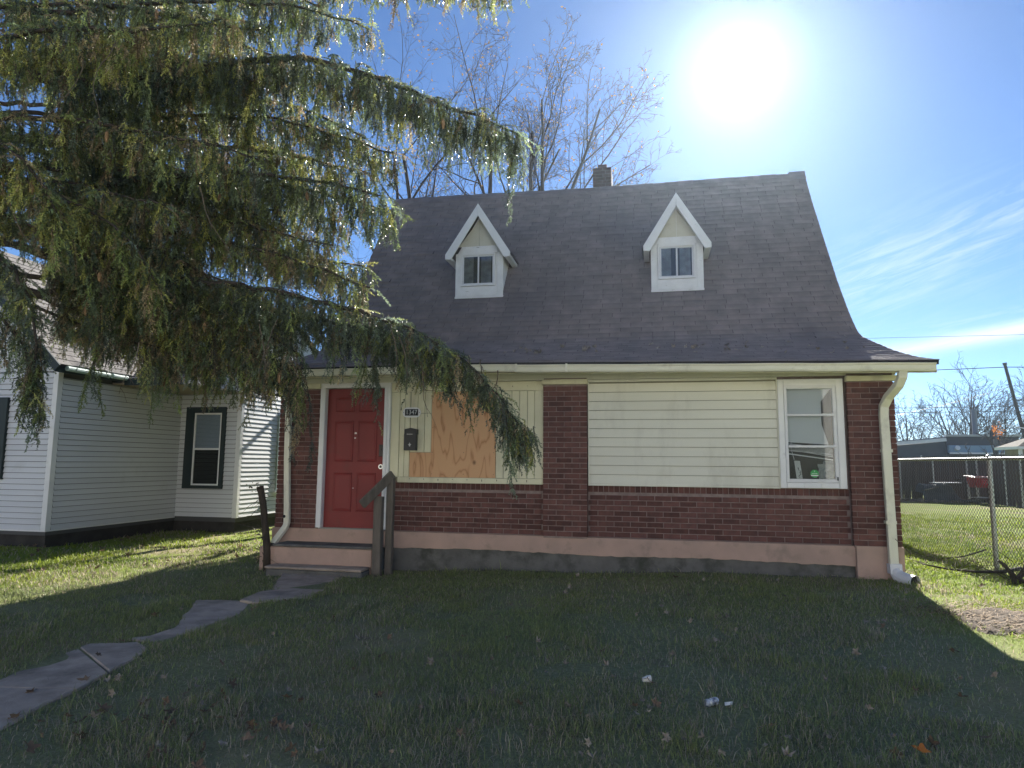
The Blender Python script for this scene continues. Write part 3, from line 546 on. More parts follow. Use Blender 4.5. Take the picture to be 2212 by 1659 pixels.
H('drain_boot', spout([(2.818, -.125, -.185), (2.822, -.13, -.30)], .135, .12).tube([(2.825, -.135, -.27), (2.845, -.18, -.325), (2.90, -.28, -.345), (2.955, -.37, -.352)], [.072, .075, .073, .075], 14, cap=False), M_metal_white, ds, bevel=.004)
H('boot_mouth', MB().tube([(2.935, -.337, -.349), (2.940, -.345, -.3495)], .066, 14), M_black, ds)
d2 = H('downspout', spout([(-5.30, -.50, 2.16), (-5.28, -.42, 2.06), (-5.235, -.20, 1.95), (-5.225, -.07, 1.84), (-5.21, -.065, 1.0), (-5.175, -.065, .30), (-5.165, -.07, .08), (-5.175, -.085, .02), (-5.28, -.22, -.20)], .082, .062), M_gutter, label='cream downspout with a torn bent foot beside the door', bevel=.005)
H('spout_hole', MB().tube([(-5.20, -.102, .19), (-5.195, -.104, .17), (-5.19, -.104, .15)], [.012, .022, .010], 7), M_black, d2); H('torn_end', MB().box(-5.325, -5.245, -.262, -.20, -.232, -.190), M_black, d2)

# ------------------------------------------------------------------ things fixed to or standing by the house front
pl = thing('house_number_plaque', 'white rimmed oval house number plaque reading 1347 on the cream boards', 'house number', (-3.336, .005, 1.668))
rr, hw = .073, .138
def oval(hw, rr, y0, y1): return MB().prism([(-3.336+(hw-rr)+rr*math.cos(a), 1.668+rr*math.sin(a)) for a in np.linspace(-math.pi/2, math.pi/2, 12)]+[(-3.336-(hw-rr)+rr*math.cos(a), 1.668+rr*math.sin(a)) for a in np.linspace(math.pi/2, 3*math.pi/2, 12)], 'y', y0, y1)
link('rim', oval(hw, rr, -.006, .004), M_white, pl, bevel=.003)
link('number_plate', MB().box(-3.434, -3.238, -.011, -.0065, 1.622, 1.716), mat('dark_plate', (.02, .024, .03), rough=.5), pl)
tm = text_mesh('1347', .094, .004); tm.materials.append(mat('silver_number', (.55, .57, .58), rough=.4)); t_o = link('numerals', tm, None, pl, (-3.336, -.0135, 1.668), (R(90), 0, 0)); t_o.scale = (.92, 1.0, 1)
for x in (-3.455, -3.217): link('screw', MB().tube([(x, -.0105, 1.668), (x, -.0065, 1.668)], .005, 6), M_black, pl)
mbx = thing('mailbox', 'black wall mailbox with fleur-de-lis emblem on the cream boards beside the door', 'mailbox', (-3.327, .0, 1.13))
link('box', MB().box(-3.418, -3.236, -.075, .005, 1.128, 1.360), M_black, mbx, bevel=.006)
link('lid', MB().prism([(-3.410, 1.352), (-3.228, 1.352), (-3.228, 1.425), (-3.319, 1.445), (-3.410, 1.425)], 'y', -.083, .004), M_black, mbx, bevel=.004)
link('hinge_edge', MB().box(-3.372, -3.285, -.0845, -.0832, 1.353, 1.358), M_galv, mbx)
def fleur(cx, cz, s):
    mb = MB(); y = -.0775
    def lobe(p): mb.prism([(cx+s*u, cz+s*v) for u, v in p], 'y', y-.003, y)
    lobe([(-.12, -.15), (.12, -.15), (.2, .3), (0, .95), (-.2, .3)]); lobe([(-.16, -.1), (-.30, .25), (-.55, .35), (-.62, .1), (-.48, .02), (-.42, .15), (-.30, .05), (-.2, -.15)][::-1]); lobe([(.16, -.1), (.30, .25), (.55, .35), (.62, .1), (.48, .02), (.42, .15), (.30, .05), (.2, -.15)])
    lobe([(-.38, -.27), (.38, -.27), (.38, -.17), (-.38, -.17)]); lobe([(-.1, -.29), (0, -.85), (.1, -.29)]); lobe([(-.14, -.29), (-.32, -.6), (-.2, -.29)]); lobe([(.14, -.29), (.2, -.29), (.32, -.6)]); return mb
link('fleur_emblem', fleur(-3.327, 1.205, .036), mat('pale_emblem', (.7, .7, .7), rough=.5), mbx)
stp = thing('front_steps', 'worn pink concrete front steps with grey treads below the red door', 'steps', (-4.45, -.3, -.55))
link('step', MB().box(-5.16, -3.70, -.40, -.032, -.68, -.215), M_pink, stp, bevel=.012); link('tread', MB().box(-5.17, -3.69, -.425, -.033, -.214, -.178), M_grey_conc, stp, bevel=.012)
link('step', MB().box(-5.10, -3.72, -.68, -.403, -.72, -.470), M_grey_conc, stp, bevel=.015); link('tread', MB().box(-5.11, -3.715, -.70, -.4035, -.469, -.438), M_slab, stp, bevel=.012)
link('cheek_block', MB().box(-5.44, -5.175, -.30, -.031, -.72, -.235), M_pink, stp, bevel=.015)
hr = thing('wooden_handrail', 'weathered grey wooden handrail posts with a broken slanting rail beside the door', 'handrail', (-3.6, -.4, -.5))
link('post', MB().box(-3.66, -3.545, -.50, -.40, -.62, .50), M_oldwood, hr, bevel=.008); link('post', MB().box(-3.535, -3.44, -.37, -.28, -.62, .745), M_oldwood, hr, bevel=.008)
link('rail', MB().bar((-3.46, -.335, .80), (-3.74, -.70, .40), .045, .12), M_oldwood, hr, bevel=.008)
sap = thing('dead_sapling', 'dead broken sapling trunk wound with bare twigs at the left corner of the brick house', 'dead tree', (-5.36, -.3, -.56))
link('trunk', MB().tube([(-5.30, -.30, -.62), (-5.315, -.30, -.3), (-5.36, -.30, .0), (-5.40, -.31, .3), (-5.45, -.31, .52), (-5.47, -.32, .60)], [.062, .052, .05, .048, .047, .052], 9), M_bark, sap, smooth=True)
mb = MB(); r2 = random.Random(3)
for i in range(60):
    p = np.array([-5.36-.10*r2.random(), -.30, r2.uniform(-.5, .62)]); a = r2.uniform(0, 6.28); d = np.array([math.cos(a)*1.0-.4, .7*math.sin(a), r2.uniform(-.4, .6)]); L_ = r2.uniform(.10, .55) if i > 24 else r2.uniform(.05, .14); pts = [p]
    for k in range(5): d = d+np.array([r2.uniform(-.4, .4), r2.uniform(-.4, .4), r2.uniform(-.35, .2)]); d /= np.linalg.norm(d); pts.append(pts[-1]+d*L_/5)
    mb.tube(pts, np.linspace(.0055, .0015, 6), 3, cap=False)
link('twigs', mb, M_bark, sap, kind='stuff')
mb = MB()
for i in range(34):
    p = np.array([-5.47, -.32, .60]) + (np.array([r2.uniform(-.16, .07), r2.uniform(-.1, .1), r2.uniform(-.10, .06)]) if i < 20 else np.array([r2.uniform(0, .12), r2.uniform(-.08, .08), r2.uniform(-1.1, -.5)])); s_ = r2.uniform(.015, .032); e1 = np.array([r2.uniform(-1, 1), r2.uniform(-1, 1), r2.uniform(-1, 1)]); e2 = np.array([r2.uniform(-1, 1), r2.uniform(-1, 1), r2.uniform(-1, 1)]); mb.add([p-e1*s_, p+e2*s_*.6, p+e1*s_, p-e2*s_*.6], [(0, 1, 2, 3)])
link('leaves', mb, mat('withered_leaf', (.055, .05, .02), (.10, .085, .03), 20, .8, trans=.4), sap, kind='stuff')

# ================================================================== the white house next door
nb = thing('white_house', 'white vinyl sided neighbouring house with grey shingled roof and dark trimmed windows', 'house', (-10.2, 3.0, -.45))
Nb = lambda nme, mb, mt, parent=None, **k: link(nme, mb, mt, parent or nb, **k)
def lap(a, b, nrm, z0, z1, exp=.098, name='siding_board', mt=None):
    a, b, nv = np.array([*a, 0.]), np.array([*b, 0.]), np.array([*nrm, 0.]); z = z0
    while z < z1-.01:
        h = min(exp, z1-z); u = np.array([0, 0, 1.])
        V = [a+nv*.022+u*z, b+nv*.022+u*z, b+nv*.012+u*(z+h*.55), a+nv*.012+u*(z+h*.55), b+nv*.0125+u*(z+h*.58), a+nv*.0125+u*(z+h*.58), b+nv*.003+u*(z+h-.009), a+nv*.003+u*(z+h-.009), a-nv*.005+u*z, b-nv*.005+u*z]
        Nb(name, MB().add(V, [(0, 1, 2, 3), (3, 2, 4, 5), (5, 4, 6, 7), (8, 9, 1, 0)]), mt or M_vinyl_white); z += exp
M_joint = mat('shadow_joint', (.10, .10, .10), rough=.9)
lap((-14.6, .8), (-10.29, .8), (0, -1), -.26, 2.50); lap((-10.2, .885), (-10.2, 3.99), (1, 0), -.26, 2.40); lap((-10.19, 4.0), (-8.80, 4.0), (0, -1), -.25, 2.45); lap((-8.71, 4.08), (-8.71, 9.5), (1, 0), -.25, 2.50)
for z in np.arange(2.505, 4.85, .098):                     # front gable
    xr = -12.4+(4.95-z)/1.0*1.02-.15
    if xr > -12.3: Nb('siding_board', MB().add([(-12.4-(xr+12.4), .787, z), (xr, .787, z), (xr-.08, .797, z+.098), (-12.4-(xr+12.4)+.08, .797, z+.098)], [(0, 1, 2, 3)]), M_vinyl_white)
Nb('wall', MB().box(-14.6, -10.21, .81, 9.5, -.35, 2.55).prism([(-14.6, 2.551), (-10.21, 2.551), (-12.4, 4.8)], 'y', .81, .9), M_joint)
Nb('wall', MB().box(-10.209, -8.72, 4.01, 9.5, -.35, 2.55), M_joint)
Nb('corner_post', MB().box(-10.285, -10.18, .775, .88, -.27, 2.5), M_white, bevel=.004); Nb('corner_post', MB().box(-8.795, -8.69, 3.975, 4.075, -.26, 2.46), M_white, bevel=.004)
Nb('starter_strip', MB().box(-14.6, -10.19, .79, .83, -.285, -.262).box(-10.23, -10.19, .83, 4.0, -.285, -.262), M_white)
Nb('foundation', MB().box(-14.55, -10.25, .86, 9.4, -.9, -.286).box(-10.249, -8.76, 4.05, 9.4, -.9, -.286), mat('dark_block', (.06, .055, .05), (.04, .037, .034), 5, .95))
# roofs: main slope as separate shingles
def slope(P0, U, Vd, ul, vl, name, expo=.145, tw=.32, keep=300, mt=None, cutf=None):
    P0, U, Vd = (np.array(q, float) for q in (P0, U, Vd)); N_ = np.cross(U, Vd); N_ /= np.linalg.norm(N_); n_ = 0; stuff = MB(); row = 0; v = 0
    sizes = {}
    while v < vl:
        u = -(tw/2 if row % 2 else 0)-rnd.uniform(0, .04)
        while u < ul:
            a, b = max(0, u+.003), min(ul, u+tw-.003)
            if b-a > .04 and (cutf is None or cutf(a, v)):
                h = .012+rnd.uniform(0, .004); o = rnd.uniform(-.006, .006); V = [P0+U*a+Vd*(v+o)+N_*h, P0+U*b+Vd*(v+o)+N_*h, P0+U*b+Vd*(v+expo+.02)+N_*.004, P0+U*a+Vd*(v+expo+.02)+N_*.004, P0+U*a+Vd*(v+o), P0+U*b+Vd*(v+o)]
                if n_ < keep: Nb('shingle', MB().add(V, [(0, 1, 2, 3), (4, 5, 1, 0)]), mt or M_nroof); n_ += 1
                else: stuff.add(V, [(0, 1, 2, 3), (4, 5, 1, 0)])
            u += tw
        v += expo; row += 1
    if stuff.v: Nb(name, stuff, mt or M_nroof, kind='stuff')
sl = np.array([-2.45, 0, 2.35]); sln = float(np.linalg.norm(sl)); sl /= sln
Nb('roof', MB().prism([(-9.9, 2.58), (-12.4, 4.945), (-14.9, 2.58), (-14.9, 2.52), (-12.4, 4.86), (-9.9, 2.52)], 'y', .45, 9.6), M_underlay)
slope((-9.88, .44, 2.575), (0, 1, 0), sl, 4.6, sln, 'shingle_courses', keep=290, cutf=lambda u, v: u < 1.65+v*1.45)
Nb('rake_trim', MB().bar((-9.87, .44, 2.50), (-12.42, .44, 4.90), .03, .14), M_teal)
Nb('fascia', MB().box(-9.93, -9.905, .45, 2.04, 2.44, 2.57), M_teal)
for ya, yb in ((.62, 1.55), (1.62, 1.98)): Nb('gutter', MB().tube([(-9.86, ya, 2.515), (-9.86, (ya+yb)/2, 2.51), (-9.86, yb, 2.515)], .045, 10), M_tealgutter)
wr = np.array([0, 4.0, 1.9]); wln = float(np.linalg.norm(wr)); wr /= wln
Nb('roof', MB().add([(-10.6, 2.0, 2.50), (-8.62, 2.0, 2.50), (-8.62, 6.0, 4.40), (-12.2, 6.0, 4.40), (-10.6, 2.0, 2.44), (-8.62, 2.0, 2.44), (-8.62, 6.0, 4.34), (-12.2, 6.0, 4.34), (-8.62, 10, 2.5), (-12.2, 10, 2.5)], [(0, 1, 2, 3), (7, 6, 5, 4), (0, 4, 5, 1), (1, 5, 6, 2), (3, 2, 8, 9)]), M_underlay)
slope((-10.2, 1.98, 2.50), (1, 0, 0), wr, 1.60, wln, 'shingle_courses', keep=0, mt=mat('shade_shingle', (.055, .057, .065), (.04, .041, .048), 6, .92, .4, 200, rvar=.14))  # the wing slope's shade is put into a darker shingle colour
Nb('fascia', MB().box(-9.9, -8.61, 1.97, 1.995, 2.38, 2.50), M_teal); Nb('soffit', MB().box(-10.19, -8.63, 2.0, 3.98, 2.40, 2.43), mat('tan_soffit', (.30, .25, .19), rough=.8))
Nb('gable_wall', MB().prism([(2.05, 2.432), (9.5, 2.551), (6.0, 4.33)], 'x', -8.74, -8.72), M_vinyl_white)
def nwin(x0, x1, z0, z1, y, ix0, ix1, iz0, iz1, label=None):
    w = Nb('window', MB().box(x0, ix0, y-.05, y+.02, z0, z1).box(ix1, x1, y-.05, y+.02, z0, z1).box(ix0, ix1, y-.05, y+.02, iz1, z1).box(ix0, ix1, y-.05, y+.02, z0, iz0), M_teal, bevel=.004, label=label); t = .035; zm = (iz0+iz1)/2
    link('frame', MB().box(ix0, ix0+t, y-.04, y+.01, iz0, iz1).box(ix1-t, ix1, y-.04, y+.01, iz0, iz1).box(ix0+t, ix1-t, y-.04, y+.01, iz1-t, iz1).box(ix0+t, ix1-t, y-.04, y+.01, iz0, iz0+t), M_white, w, bevel=.003)
    link('meeting_rail', MB().box(ix0+t, ix1-t, y-.035, y+.01, zm-.02, zm+.02), M_white, w); link('pane', MB().box(ix0+t, ix1-t, y-.022, y-.019, zm+.02, iz1-t), M_glass, w); link('pane', MB().box(ix0+t, ix1-t, y-.016, y-.013, iz0+t, zm-.02), M_glass_dark, w)
    link('blind', MB().box(ix0+t, ix1-t, y-.012, y-.009, zm-.02, iz1-t), mat('pale_blind', (.32, .36, .42), rough=.8), w); link('dark_room', MB().box(ix0+t, ix1-t, y-.006, y-.002, iz0+t, zm), M_dark, w)
nwin(-10.02, -9.05, .35, 2.12, 4.0-.015, -9.81, -9.14, .42, 1.99)
nwin(-12.3, -11.17, .60, 2.04, .8-.015, -12.15, -11.36, .68, 1.92)
w = Nb('window', MB().box(-8.72, -8.655, 5.45, 5.60, .25, 2.05).box(-8.72, -8.655, 6.45, 6.6, .25, 2.05).box(-8.72, -8.655, 5.6, 6.45, 1.93, 2.05).box(-8.72, -8.655, 5.6, 6.45, .25, .36), mat('sage_trim', (.30, .37, .36), rough=.6)); link('pane', MB().box(-8.70, -8.69, 5.6, 6.45, .36, 1.93), M_glass_dark, w); link('sill', MB().box(-8.72, -8.60, 5.40, 6.65, .20, .249), M_white, w)
p = on_ground(152, 1168); bg_ = MB(); r2 = random.Random(8)
for i in range(14): a = i*.9; bg_.tube([p+np.array([.02*i*math.cos(a), .12*math.sin(a), .0]), p+np.array([.03*i*math.cos(a), .1*math.sin(a), .10+r2.uniform(0, .05)]), p+np.array([.03*i*math.cos(a)+.05, .1*math.sin(a), .02])], [.035, .05, .02], 5)
o = link('plastic_bag', bg_, mat('blue_plastic', (.04, .10, .32), rough=.4), None, label='crumpled blue plastic bag under the edge of the white house', cat='bag')

# ================================================================== chain link fence and what lies behind it
fx = lambda y: 4.38-.06*(y-1.04)
cf = thing('chain_link_fence', 'galvanised chain link fence with a shiny top rail beside the brick house', 'fence', (4.3, 3, -.45))
for y in (-2.0, 1.04, 4.1, 7.15, 10.2):
    link('post', MB().tube([(fx(y)+.035, y, -.6), (fx(y)+.035, y, 1.10)], .030, 12).tube([(fx(y)+.035, y, 1.10), (fx(y)+.035, y, 1.125), (fx(y)+.035, y, 1.14)], [.035, .033, .012], 12), M_galv, cf, smooth=False)
    link('post_cap', MB().tube([(fx(y)+.035, y-.04, 1.075), (fx(y)+.035, y+.04, 1.075)], .028, 10), M_galv, cf)
ys_ = np.linspace(-2.6, 12, 16); link('top_rail', MB().tube([(fx(y)+.012, y, 1.08) for y in ys_], .021, 10), M_galv, cf, smooth=True)
V, Fq = [], []; o = 0; pit = .033
for i, y in enumerate(np.arange(-2.2, 11.8, pit)):
    zs = np.arange(-.425, 1.135, pit*.98); k = len(zs); alt = np.where((np.arange(k)+i) % 2 == 0, -1, 1); yy = y+alt*pit*.5; bow = .012*np.sin(y*1.7)*np.sin((zs+.4)*2); pts = np.stack([fx(yy)+alt*.003+bow-.012, yy, zs], -1)
    v, f = tube_np(pts, .0036, 3); V.append(v); Fq.append(np.array(f)+o); o += len(v)
link('wire_mesh', np_mesh('wire_mesh', np.concatenate(V), quads=np.concatenate(Fq)), M_wire, cf, kind='stuff')
M_bboard = mat('brown_board', (.105, .072, .060), (.078, .055, .048), 4, .9, .2, 30, stretch=(4, 4, .4), rvar=.14)
bf = thing('wooden_fence', 'brown board privacy fence with grey metal posts at the far side of the lawn', 'fence', (11, 22.5, -.45))
A, B_, C_ = np.array([3.0, 22.6]), np.array([13.05, 22.6]), np.array([12.35, 11.5])
for P0, P1 in ((A, B_), (B_, C_)):
    L_ = np.linalg.norm(P1-P0); d = (P1-P0)/L_; n_ = int(L_/.145)
    for i in range(n_):
        a = P0+d*(i*.145+.002); b = P0+d*(i*.145+.143); link('board', MB().bar((*a, .42+rnd.uniform(-.008, .008)), (*b, .42), .02, 1.72, (0, 0, 1)), M_bboard, bf)
    for s in np.arange(1.0, L_, 1.28):
        a = P0+d*s; nrm = np.array([d[1], -d[0]]); a = a+nrm*.05; link('post', MB().tube([(*a, -.6), (*a, 1.24)], .032, 8), M_galv, bf)
# tarp heap, boards, cart
tp = thing('tarp_heap', 'dark grey tarp covered heap on the far lawn in front of the brown fence', 'heap', (11.4, 21.2, -.45))
V = []; Fc = []; r2 = np.random.default_rng(2)
for i in range(17):
    t = i/16; x = 10.66+1.45*t
    for j in range(9):
        s = j/8; h = (.80-.16*t+.06*math.sin(7*t+3))*min(1, 6*t+.5)*min(1, (1-t)*3+.15); y = 20.75+1.1*s; V.append((x+r2.uniform(-.03, .03), y, -.46+h*math.sin(math.pi*min(1, s*1.35+.02) if s < .4 else math.pi/2)+r2.uniform(-.03, .03)))
for i in range(16):
    for j in range(8): Fc.append((i*9+j, i*9+9+j, i*9+10+j, i*9+j+1))
link('tarp', MB().add(V, Fc), mat('grey_tarp', (.085, .095, .11), (.06, .068, .08), 5, .6, .2, 20), tp)
link('board', MB().bar((11.02, 20.9, .335), (11.98, 21.0, .345), .5, .03), M_metal_white, None, label='pale board lying across the top of the dark tarp heap', cat='board')
link('board', MB().bar((10.62, 20.75, .02), (11.15, 20.8, .17), .25, .025), M_oldwood, None, label='short weathered plank leaning on the left end of the tarp heap', cat='plank')
ct = thing('shopping_cart', 'red plastic shopping cart with white lettering in front of the brown fence', 'shopping cart', (12.5, 20.4, -.45))
M_red = mat('red_plastic', (.42, .025, .03), rough=.4); x0, x1, yf, yb = 12.22, 12.78, 20.1, 20.9
bk = link('basket', MB().add([(x0+.06, yf+.1, .18), (x1-.04, yf+.1, .18), (x1-.04, yb-.1, .18), (x0+.06, yb-.1, .18), (x0, yf, .56), (x1, yf, .56), (x1, yb, .56), (x0, yb, .56)], [(0, 1, 2, 3), (0, 1, 5, 4), (1, 2, 6, 5), (2, 3, 7, 6), (3, 0, 4, 7)]), M_red, ct)
link('rim', MB().tube([(x0, yf, .57), (x1, yf, .57), (x1, yb, .60), (x0, yb, .60), (x0, yf, .57)], .018, 6), mat('pale_red_rim', (.60, .38, .38), rough=.4), ct); link('handle', MB().tube([(x0-.06, yf-.02, .62), (x0-.06, yb, .62)], .018, 6), M_galv, ct)
link('sign_panel', MB().box(x0+.22, x1-.05, yf+.005, yf+.02, .28, .50), mat('bright_red', (.62, .02, .05), rough=.4), ct)
mb = MB(); r2 = random.Random(6)
for row in range(3):
    for i in range(5):
        cx_, cz_ = x0+.26+i*.05, .465-row*.06; mb.tube([(cx_, yf+.0035, cz_), (cx_+.015, yf+.0035, cz_+r2.uniform(-.025, .0)), (cx_+.03, yf+.0035, cz_+r2.uniform(-.01, .02))], .006, 3)
link('lettering', mb, M_paper, ct)
for a in ((x0+.05, yf+.1), (x0+.05, yb-.1)): link('leg', MB().tube([(a[0], a[1], .3), (a[0]+.03, a[1], -.30)], .016, 6), M_galv, ct)
link('lower_rack', MB().bar((x0+.05, yf+.12, -.22), (x1-.02, yf+.16, -.20), .05, .02).bar((x0+.05, yb-.12, -.22), (x1-.02, yb-.16, -.20), .05, .02).bar((x0+.12, yf+.3, -.22), (x1-.05, yf+.3, -.20), .05, .02).bar((x1-.2, yf+.14, -.19), (x1-.2, yb-.14, -.19), .04, .02), mat('white_plastic', (.7, .68, .68), rough=.5), ct)
for a in ((x0+.09, yf+.12), (x0+.09, yb-.12), (x1-.06, yf+.16), (x1-.06, yb-.16)): link('wheel', MB().tube([(a[0], a[1]-.015, -.37), (a[0], a[1]+.015, -.37)], .065, 10), M_black, ct)
mb = MB(); r2 = random.Random(12)
for i in range(420):
    x = r2.uniform(7.5, 13.0); y = r2.uniform(20.2, 22.2) if x > 10 else r2.uniform(20.5, 22.4); s = r2.uniform(.03, .12); a = r2.uniform(0, 3.1); d = np.array([math.cos(a), math.sin(a), r2.uniform(-.1, .4)])*s; p = np.array([x, y, -.44+r2.uniform(0, .1)]); mb.bar(p-d, p+d, s*r2.uniform(.2, .7), s*.3)
link('debris', mb, mat('litter_bits', (.34, .27, .21), (.10, .08, .065), 6, .9, rvar=.5), None, kind='stuff', label='scattered wood and litter along the foot of the brown fence')
lg = thing('log', 'split log lying in the litter beside the red shopping cart', 'log', (12.1, 20.3, -.4)); link('stem', MB().tube([(11.75, 20.3, -.36), (12.3, 20.15, -.30), (12.45, 20.1, -.26)], [.05, .09, .07], 8), M_bark_grey, lg)
# warehouse
wh = thing('warehouse', 'low grey flat roofed commercial building with a pale blue band beyond the brown fence', 'building', (18, 42, -.45))
M_wh = mat('slate_wall', (.085, .09, .105), (.07, .075, .088), 1.2, .85); Wh = lambda nme, mb, mt, **k: link(nme, mb, mt, wh, **k)
Wh('wall', MB().prism([(5, -.6), (18.95, -.6), (18.95, 2.62), (5, 1.35)], 'y', 40, 52), M_wh); Wh('wall', MB().box(18.951, 23.2, 39.9, 52, -.6, 2.93), mat('dark_slate_wall', (.065, .068, .08), rough=.85))
Wh('parapet_cap', MB().bar((5, 39.9, 1.46), (18.94, 39.9, 2.74), .3, .22), M_metal_white); Wh('parapet_cap', MB().box(18.9, 23.3, 39.7, 40.1, 2.935, 3.07), mat('galvanised_cap', (.4, .41, .43), rough=.5))
Wh('upper_band', MB().prism([(12, 2.25), (16.6, 2.5), (16.6, 2.62), (12, 2.62)], 'y', 41, 44), mat('pale_blue_wall', (.30, .38, .46), rough=.6)); Wh('sign_band', MB().box(19.0, 23.0, 39.6, 39.85, 1.87, 2.36), mat('blue_panel', (.20, .30, .44), (.24, .34, .47), 1, .5)); Wh('band_trim', MB().box(19.0, 23.0, 39.5, 39.6, 1.80, 1.90), M_metal_white)
Wh('wall_lamp', MB().tube([(19.35, 39.5, 2.1), (19.35, 39.2, 2.2)], [.12, .16], 8), M_metal_white); Wh('roof_unit', MB().box(14.1, 14.6, 42, 43, 2.3, 3.0).box(15.9, 16.5, 42, 43, 2.5, 3.05), M_wh); Wh('door', MB().box(15.0, 15.5, 39.93, 39.99, -.4, 1.5), M_dark)
Wh('vent_pipe', MB().tube([(17.4, 39.8, .6), (17.4, 39.8, 1.7)], .05, 6), M_galv)
sh = thing('tan_bungalow', 'low tan bungalow with a hipped grey roof at the far right edge', 'house', (19, 28, -.45))
link('wall', MB().box(16.9, 24, 26.4, 28, -.6, 1.82), mat('tan_wall', (.26, .24, .19), (.22, .20, .165), 3, .85), sh); link('roof', MB().add([(16.5, 25.9, 1.93), (25, 25.9, 1.93), (25, 28.0, 1.93), (16.5, 28.0, 1.93), (17.6, 27.0, 2.45), (25, 27.0, 2.45)], [(0, 1, 5, 4), (1, 2, 5), (2, 3, 4, 5), (3, 0, 4)]), mat('taupe_shingle', (.050, .044, .034), (.036, .032, .026), 12, .9, .3, 60), sh)
link('fascia', MB().box(16.48, 25, 25.86, 25.9, 1.80, 1.93).box(16.46, 16.5, 25.9, 28.0, 1.80, 1.93), M_white, sh); link('soffit', MB().box(16.51, 25, 25.91, 26.39, 1.80, 1.82), mat('tan_soffit', (.30, .25, .19), rough=.8), sh)
link('porch_post', MB().box(16.6, 16.72, 26.0, 26.13, -.6, 1.80), M_metal_white, sh); link('meter_box', MB().box(17.1, 17.3, 26.30, 26.395, .75, 1.05), M_galv, sh)
# poles and wires
M_pole = mat('pole_wood', (.075, .062, .052), (.055, .046, .04), 5, .95, stretch=(2, 2, .3))
up = thing('utility_pole', 'tall leaning dark utility pole with climbing pegs above the bare trees', 'utility pole', (26.3, 45, -.5))
link('pole', MB().tube([(26.7, 45, -.6), (26.0, 45, 3.0), (25.08, 45, 8.4)], [.15, .13, .10], 10), M_pole, up)
for z, s in ((6.85, -1), (5.75, 1), (4.75, -1)): xx = np.interp(z, [3, 8.4], [26.0, 25.08]); link('insulator_arm', MB().tube([(xx, 44.9, z), (xx+s*.38, 44.8, z-.02)], [.05, .03], 6), M_black, up)
link('pole_cap', MB().tube([(25.10, 45, 8.3), (25.07, 45, 8.46)], .14, 8), M_black, up)
u2 = thing('utility_pole', 'short thick grey pole carrying a bright drooping cable in front of the grey building', 'utility pole', (22.4, 38, -.5)); link('pole', MB().tube([(21.0, 38, -.5), (21.0, 38, 3.9)], [.13, .11], 8), mat('grey_pole', (.13, .135, .15), rough=.8), u2); link('pole', MB().tube([(22.9, 45, -.5), (22.87, 45, 5.1)], [.2, .18], 8), mat('blue_grey_pole', (.16, .18, .22), rough=.8), None, label='blue grey round mast rising behind the grey building', cat='mast')
link('transformer', MB().tube([(20.75, 37.8, 2.7), (20.75, 37.8, 3.2)], .14, 8).tube([(21.2, 37.8, 2.6), (21.2, 37.8, 2.9)], .10, 8), M_black, u2)
def wire(a, b, sag, r, label, mt=M_black):
    a, b = np.array(a), np.array(b); t = np.linspace(0, 1, 24); P_ = a+(b-a)*t[:, None]; P_[:, 2] -= sag*4*t*(1-t); link('overhead_wire', MB().tube(P_, r, 4), mt, None, label=label, cat='wire', group='overhead wires')
wire((-35, 45, 7.6), (25.15, 45, 8.15), .3, .030, 'thick overhead wire running to the top of the leaning pole'); wire((25.15, 45, 8.15), (60, 45, 8.5), .3, .030, 'overhead wire running right from the top of the leaning pole')
wire((-40, 45, 11.2), (60, 45, 10.6), .35, .014, 'thin wire highest in the sky above the roof corner'); wire((5, 45, 5.2), (45, 45, 5.6), .1, .017, 'upper of two level wires across the distant bare trees'); wire((5, 45, 4.9), (45, 45, 5.2), .1, .020, 'lower of two level wires across the distant bare trees')
wire((25.6, 44.8, 6.8), (14, 60, 4.5), .5, .010, 'faint slanting wire from the upper peg of the leaning pole'); wire((21.2, 38, 3.75), (26.0, 34, 3.2), .45, .034, 'bright cable drooping from the short grey pole', M_metal_white)

# ================================================================== bare trees
def grow(rg, start, d, length, r, lev, out, P_):
    n_ = max(3, int(length/P_['seg'][lev])); step = length/n_; pts = [np.array(start, float)]; d = np.array(d, float)
    for i in range(n_):
        d = d+rg.normal(0, P_['jit'][lev], 3)+np.array([0, 0, P_['up'][lev]]); d /= np.linalg.norm(d); pts.append(pts[-1]+d*step)
    pts = np.array(pts); rad = r*(1-.72*np.linspace(0, 1, n_+1)); out.append((pts, rad, lev))
    if lev+1 >= len(P_['kids']): return
    k = P_['kids'][lev+1]
    for i in range(k):
        t = P_['t0'][lev+1]+(1-P_['t0'][lev+1])*(i+rg.random())/k; f = t*n_; i0 = min(int(f), n_-1); p = pts[i0]+(pts[i0+1]-pts[i0])*(f-i0); tg = pts[i0+1]-pts[i0]; tg /= np.linalg.norm(tg)
        ax = rg.normal(0, 1, 3); ax -= tg*(ax@tg); ax /= np.linalg.norm(ax); an = R(P_['ang'][lev+1]+rg.normal(0, 9)); dd = tg*math.cos(an)+ax*math.sin(an)
        grow(rg, p, dd, length*P_['len'][lev+1]*(1.15-.55*t)*rg.uniform(.8, 1.2), max(P_['rmin'], np.interp(f, range(n_+1), rad)*P_['rr'][lev+1]), lev+1, out, P_)
def tree_meshes(branches, name='branches'):
    res = {}
    for key, cond in (('trunk', lambda l: l == 0), (name, lambda l: l > 0)):
        V, Q, o = [], [], 0
        for pts, rad, lev in branches:
            if not cond(lev): continue
            v, f = tube_np(pts, rad, {0: 9, 1: 6, 2: 4}.get(lev, 3)); V.append(v); Q.append(np.array(f)+o); o += len(v)
        if V: res[key] = np_mesh(key, np.concatenate(V), quads=np.concatenate(Q))
    return res
def tips(branches, lev): return [(p[0][-1], p[0][len(p[0])//2]) for p in branches if p[2] >= lev]
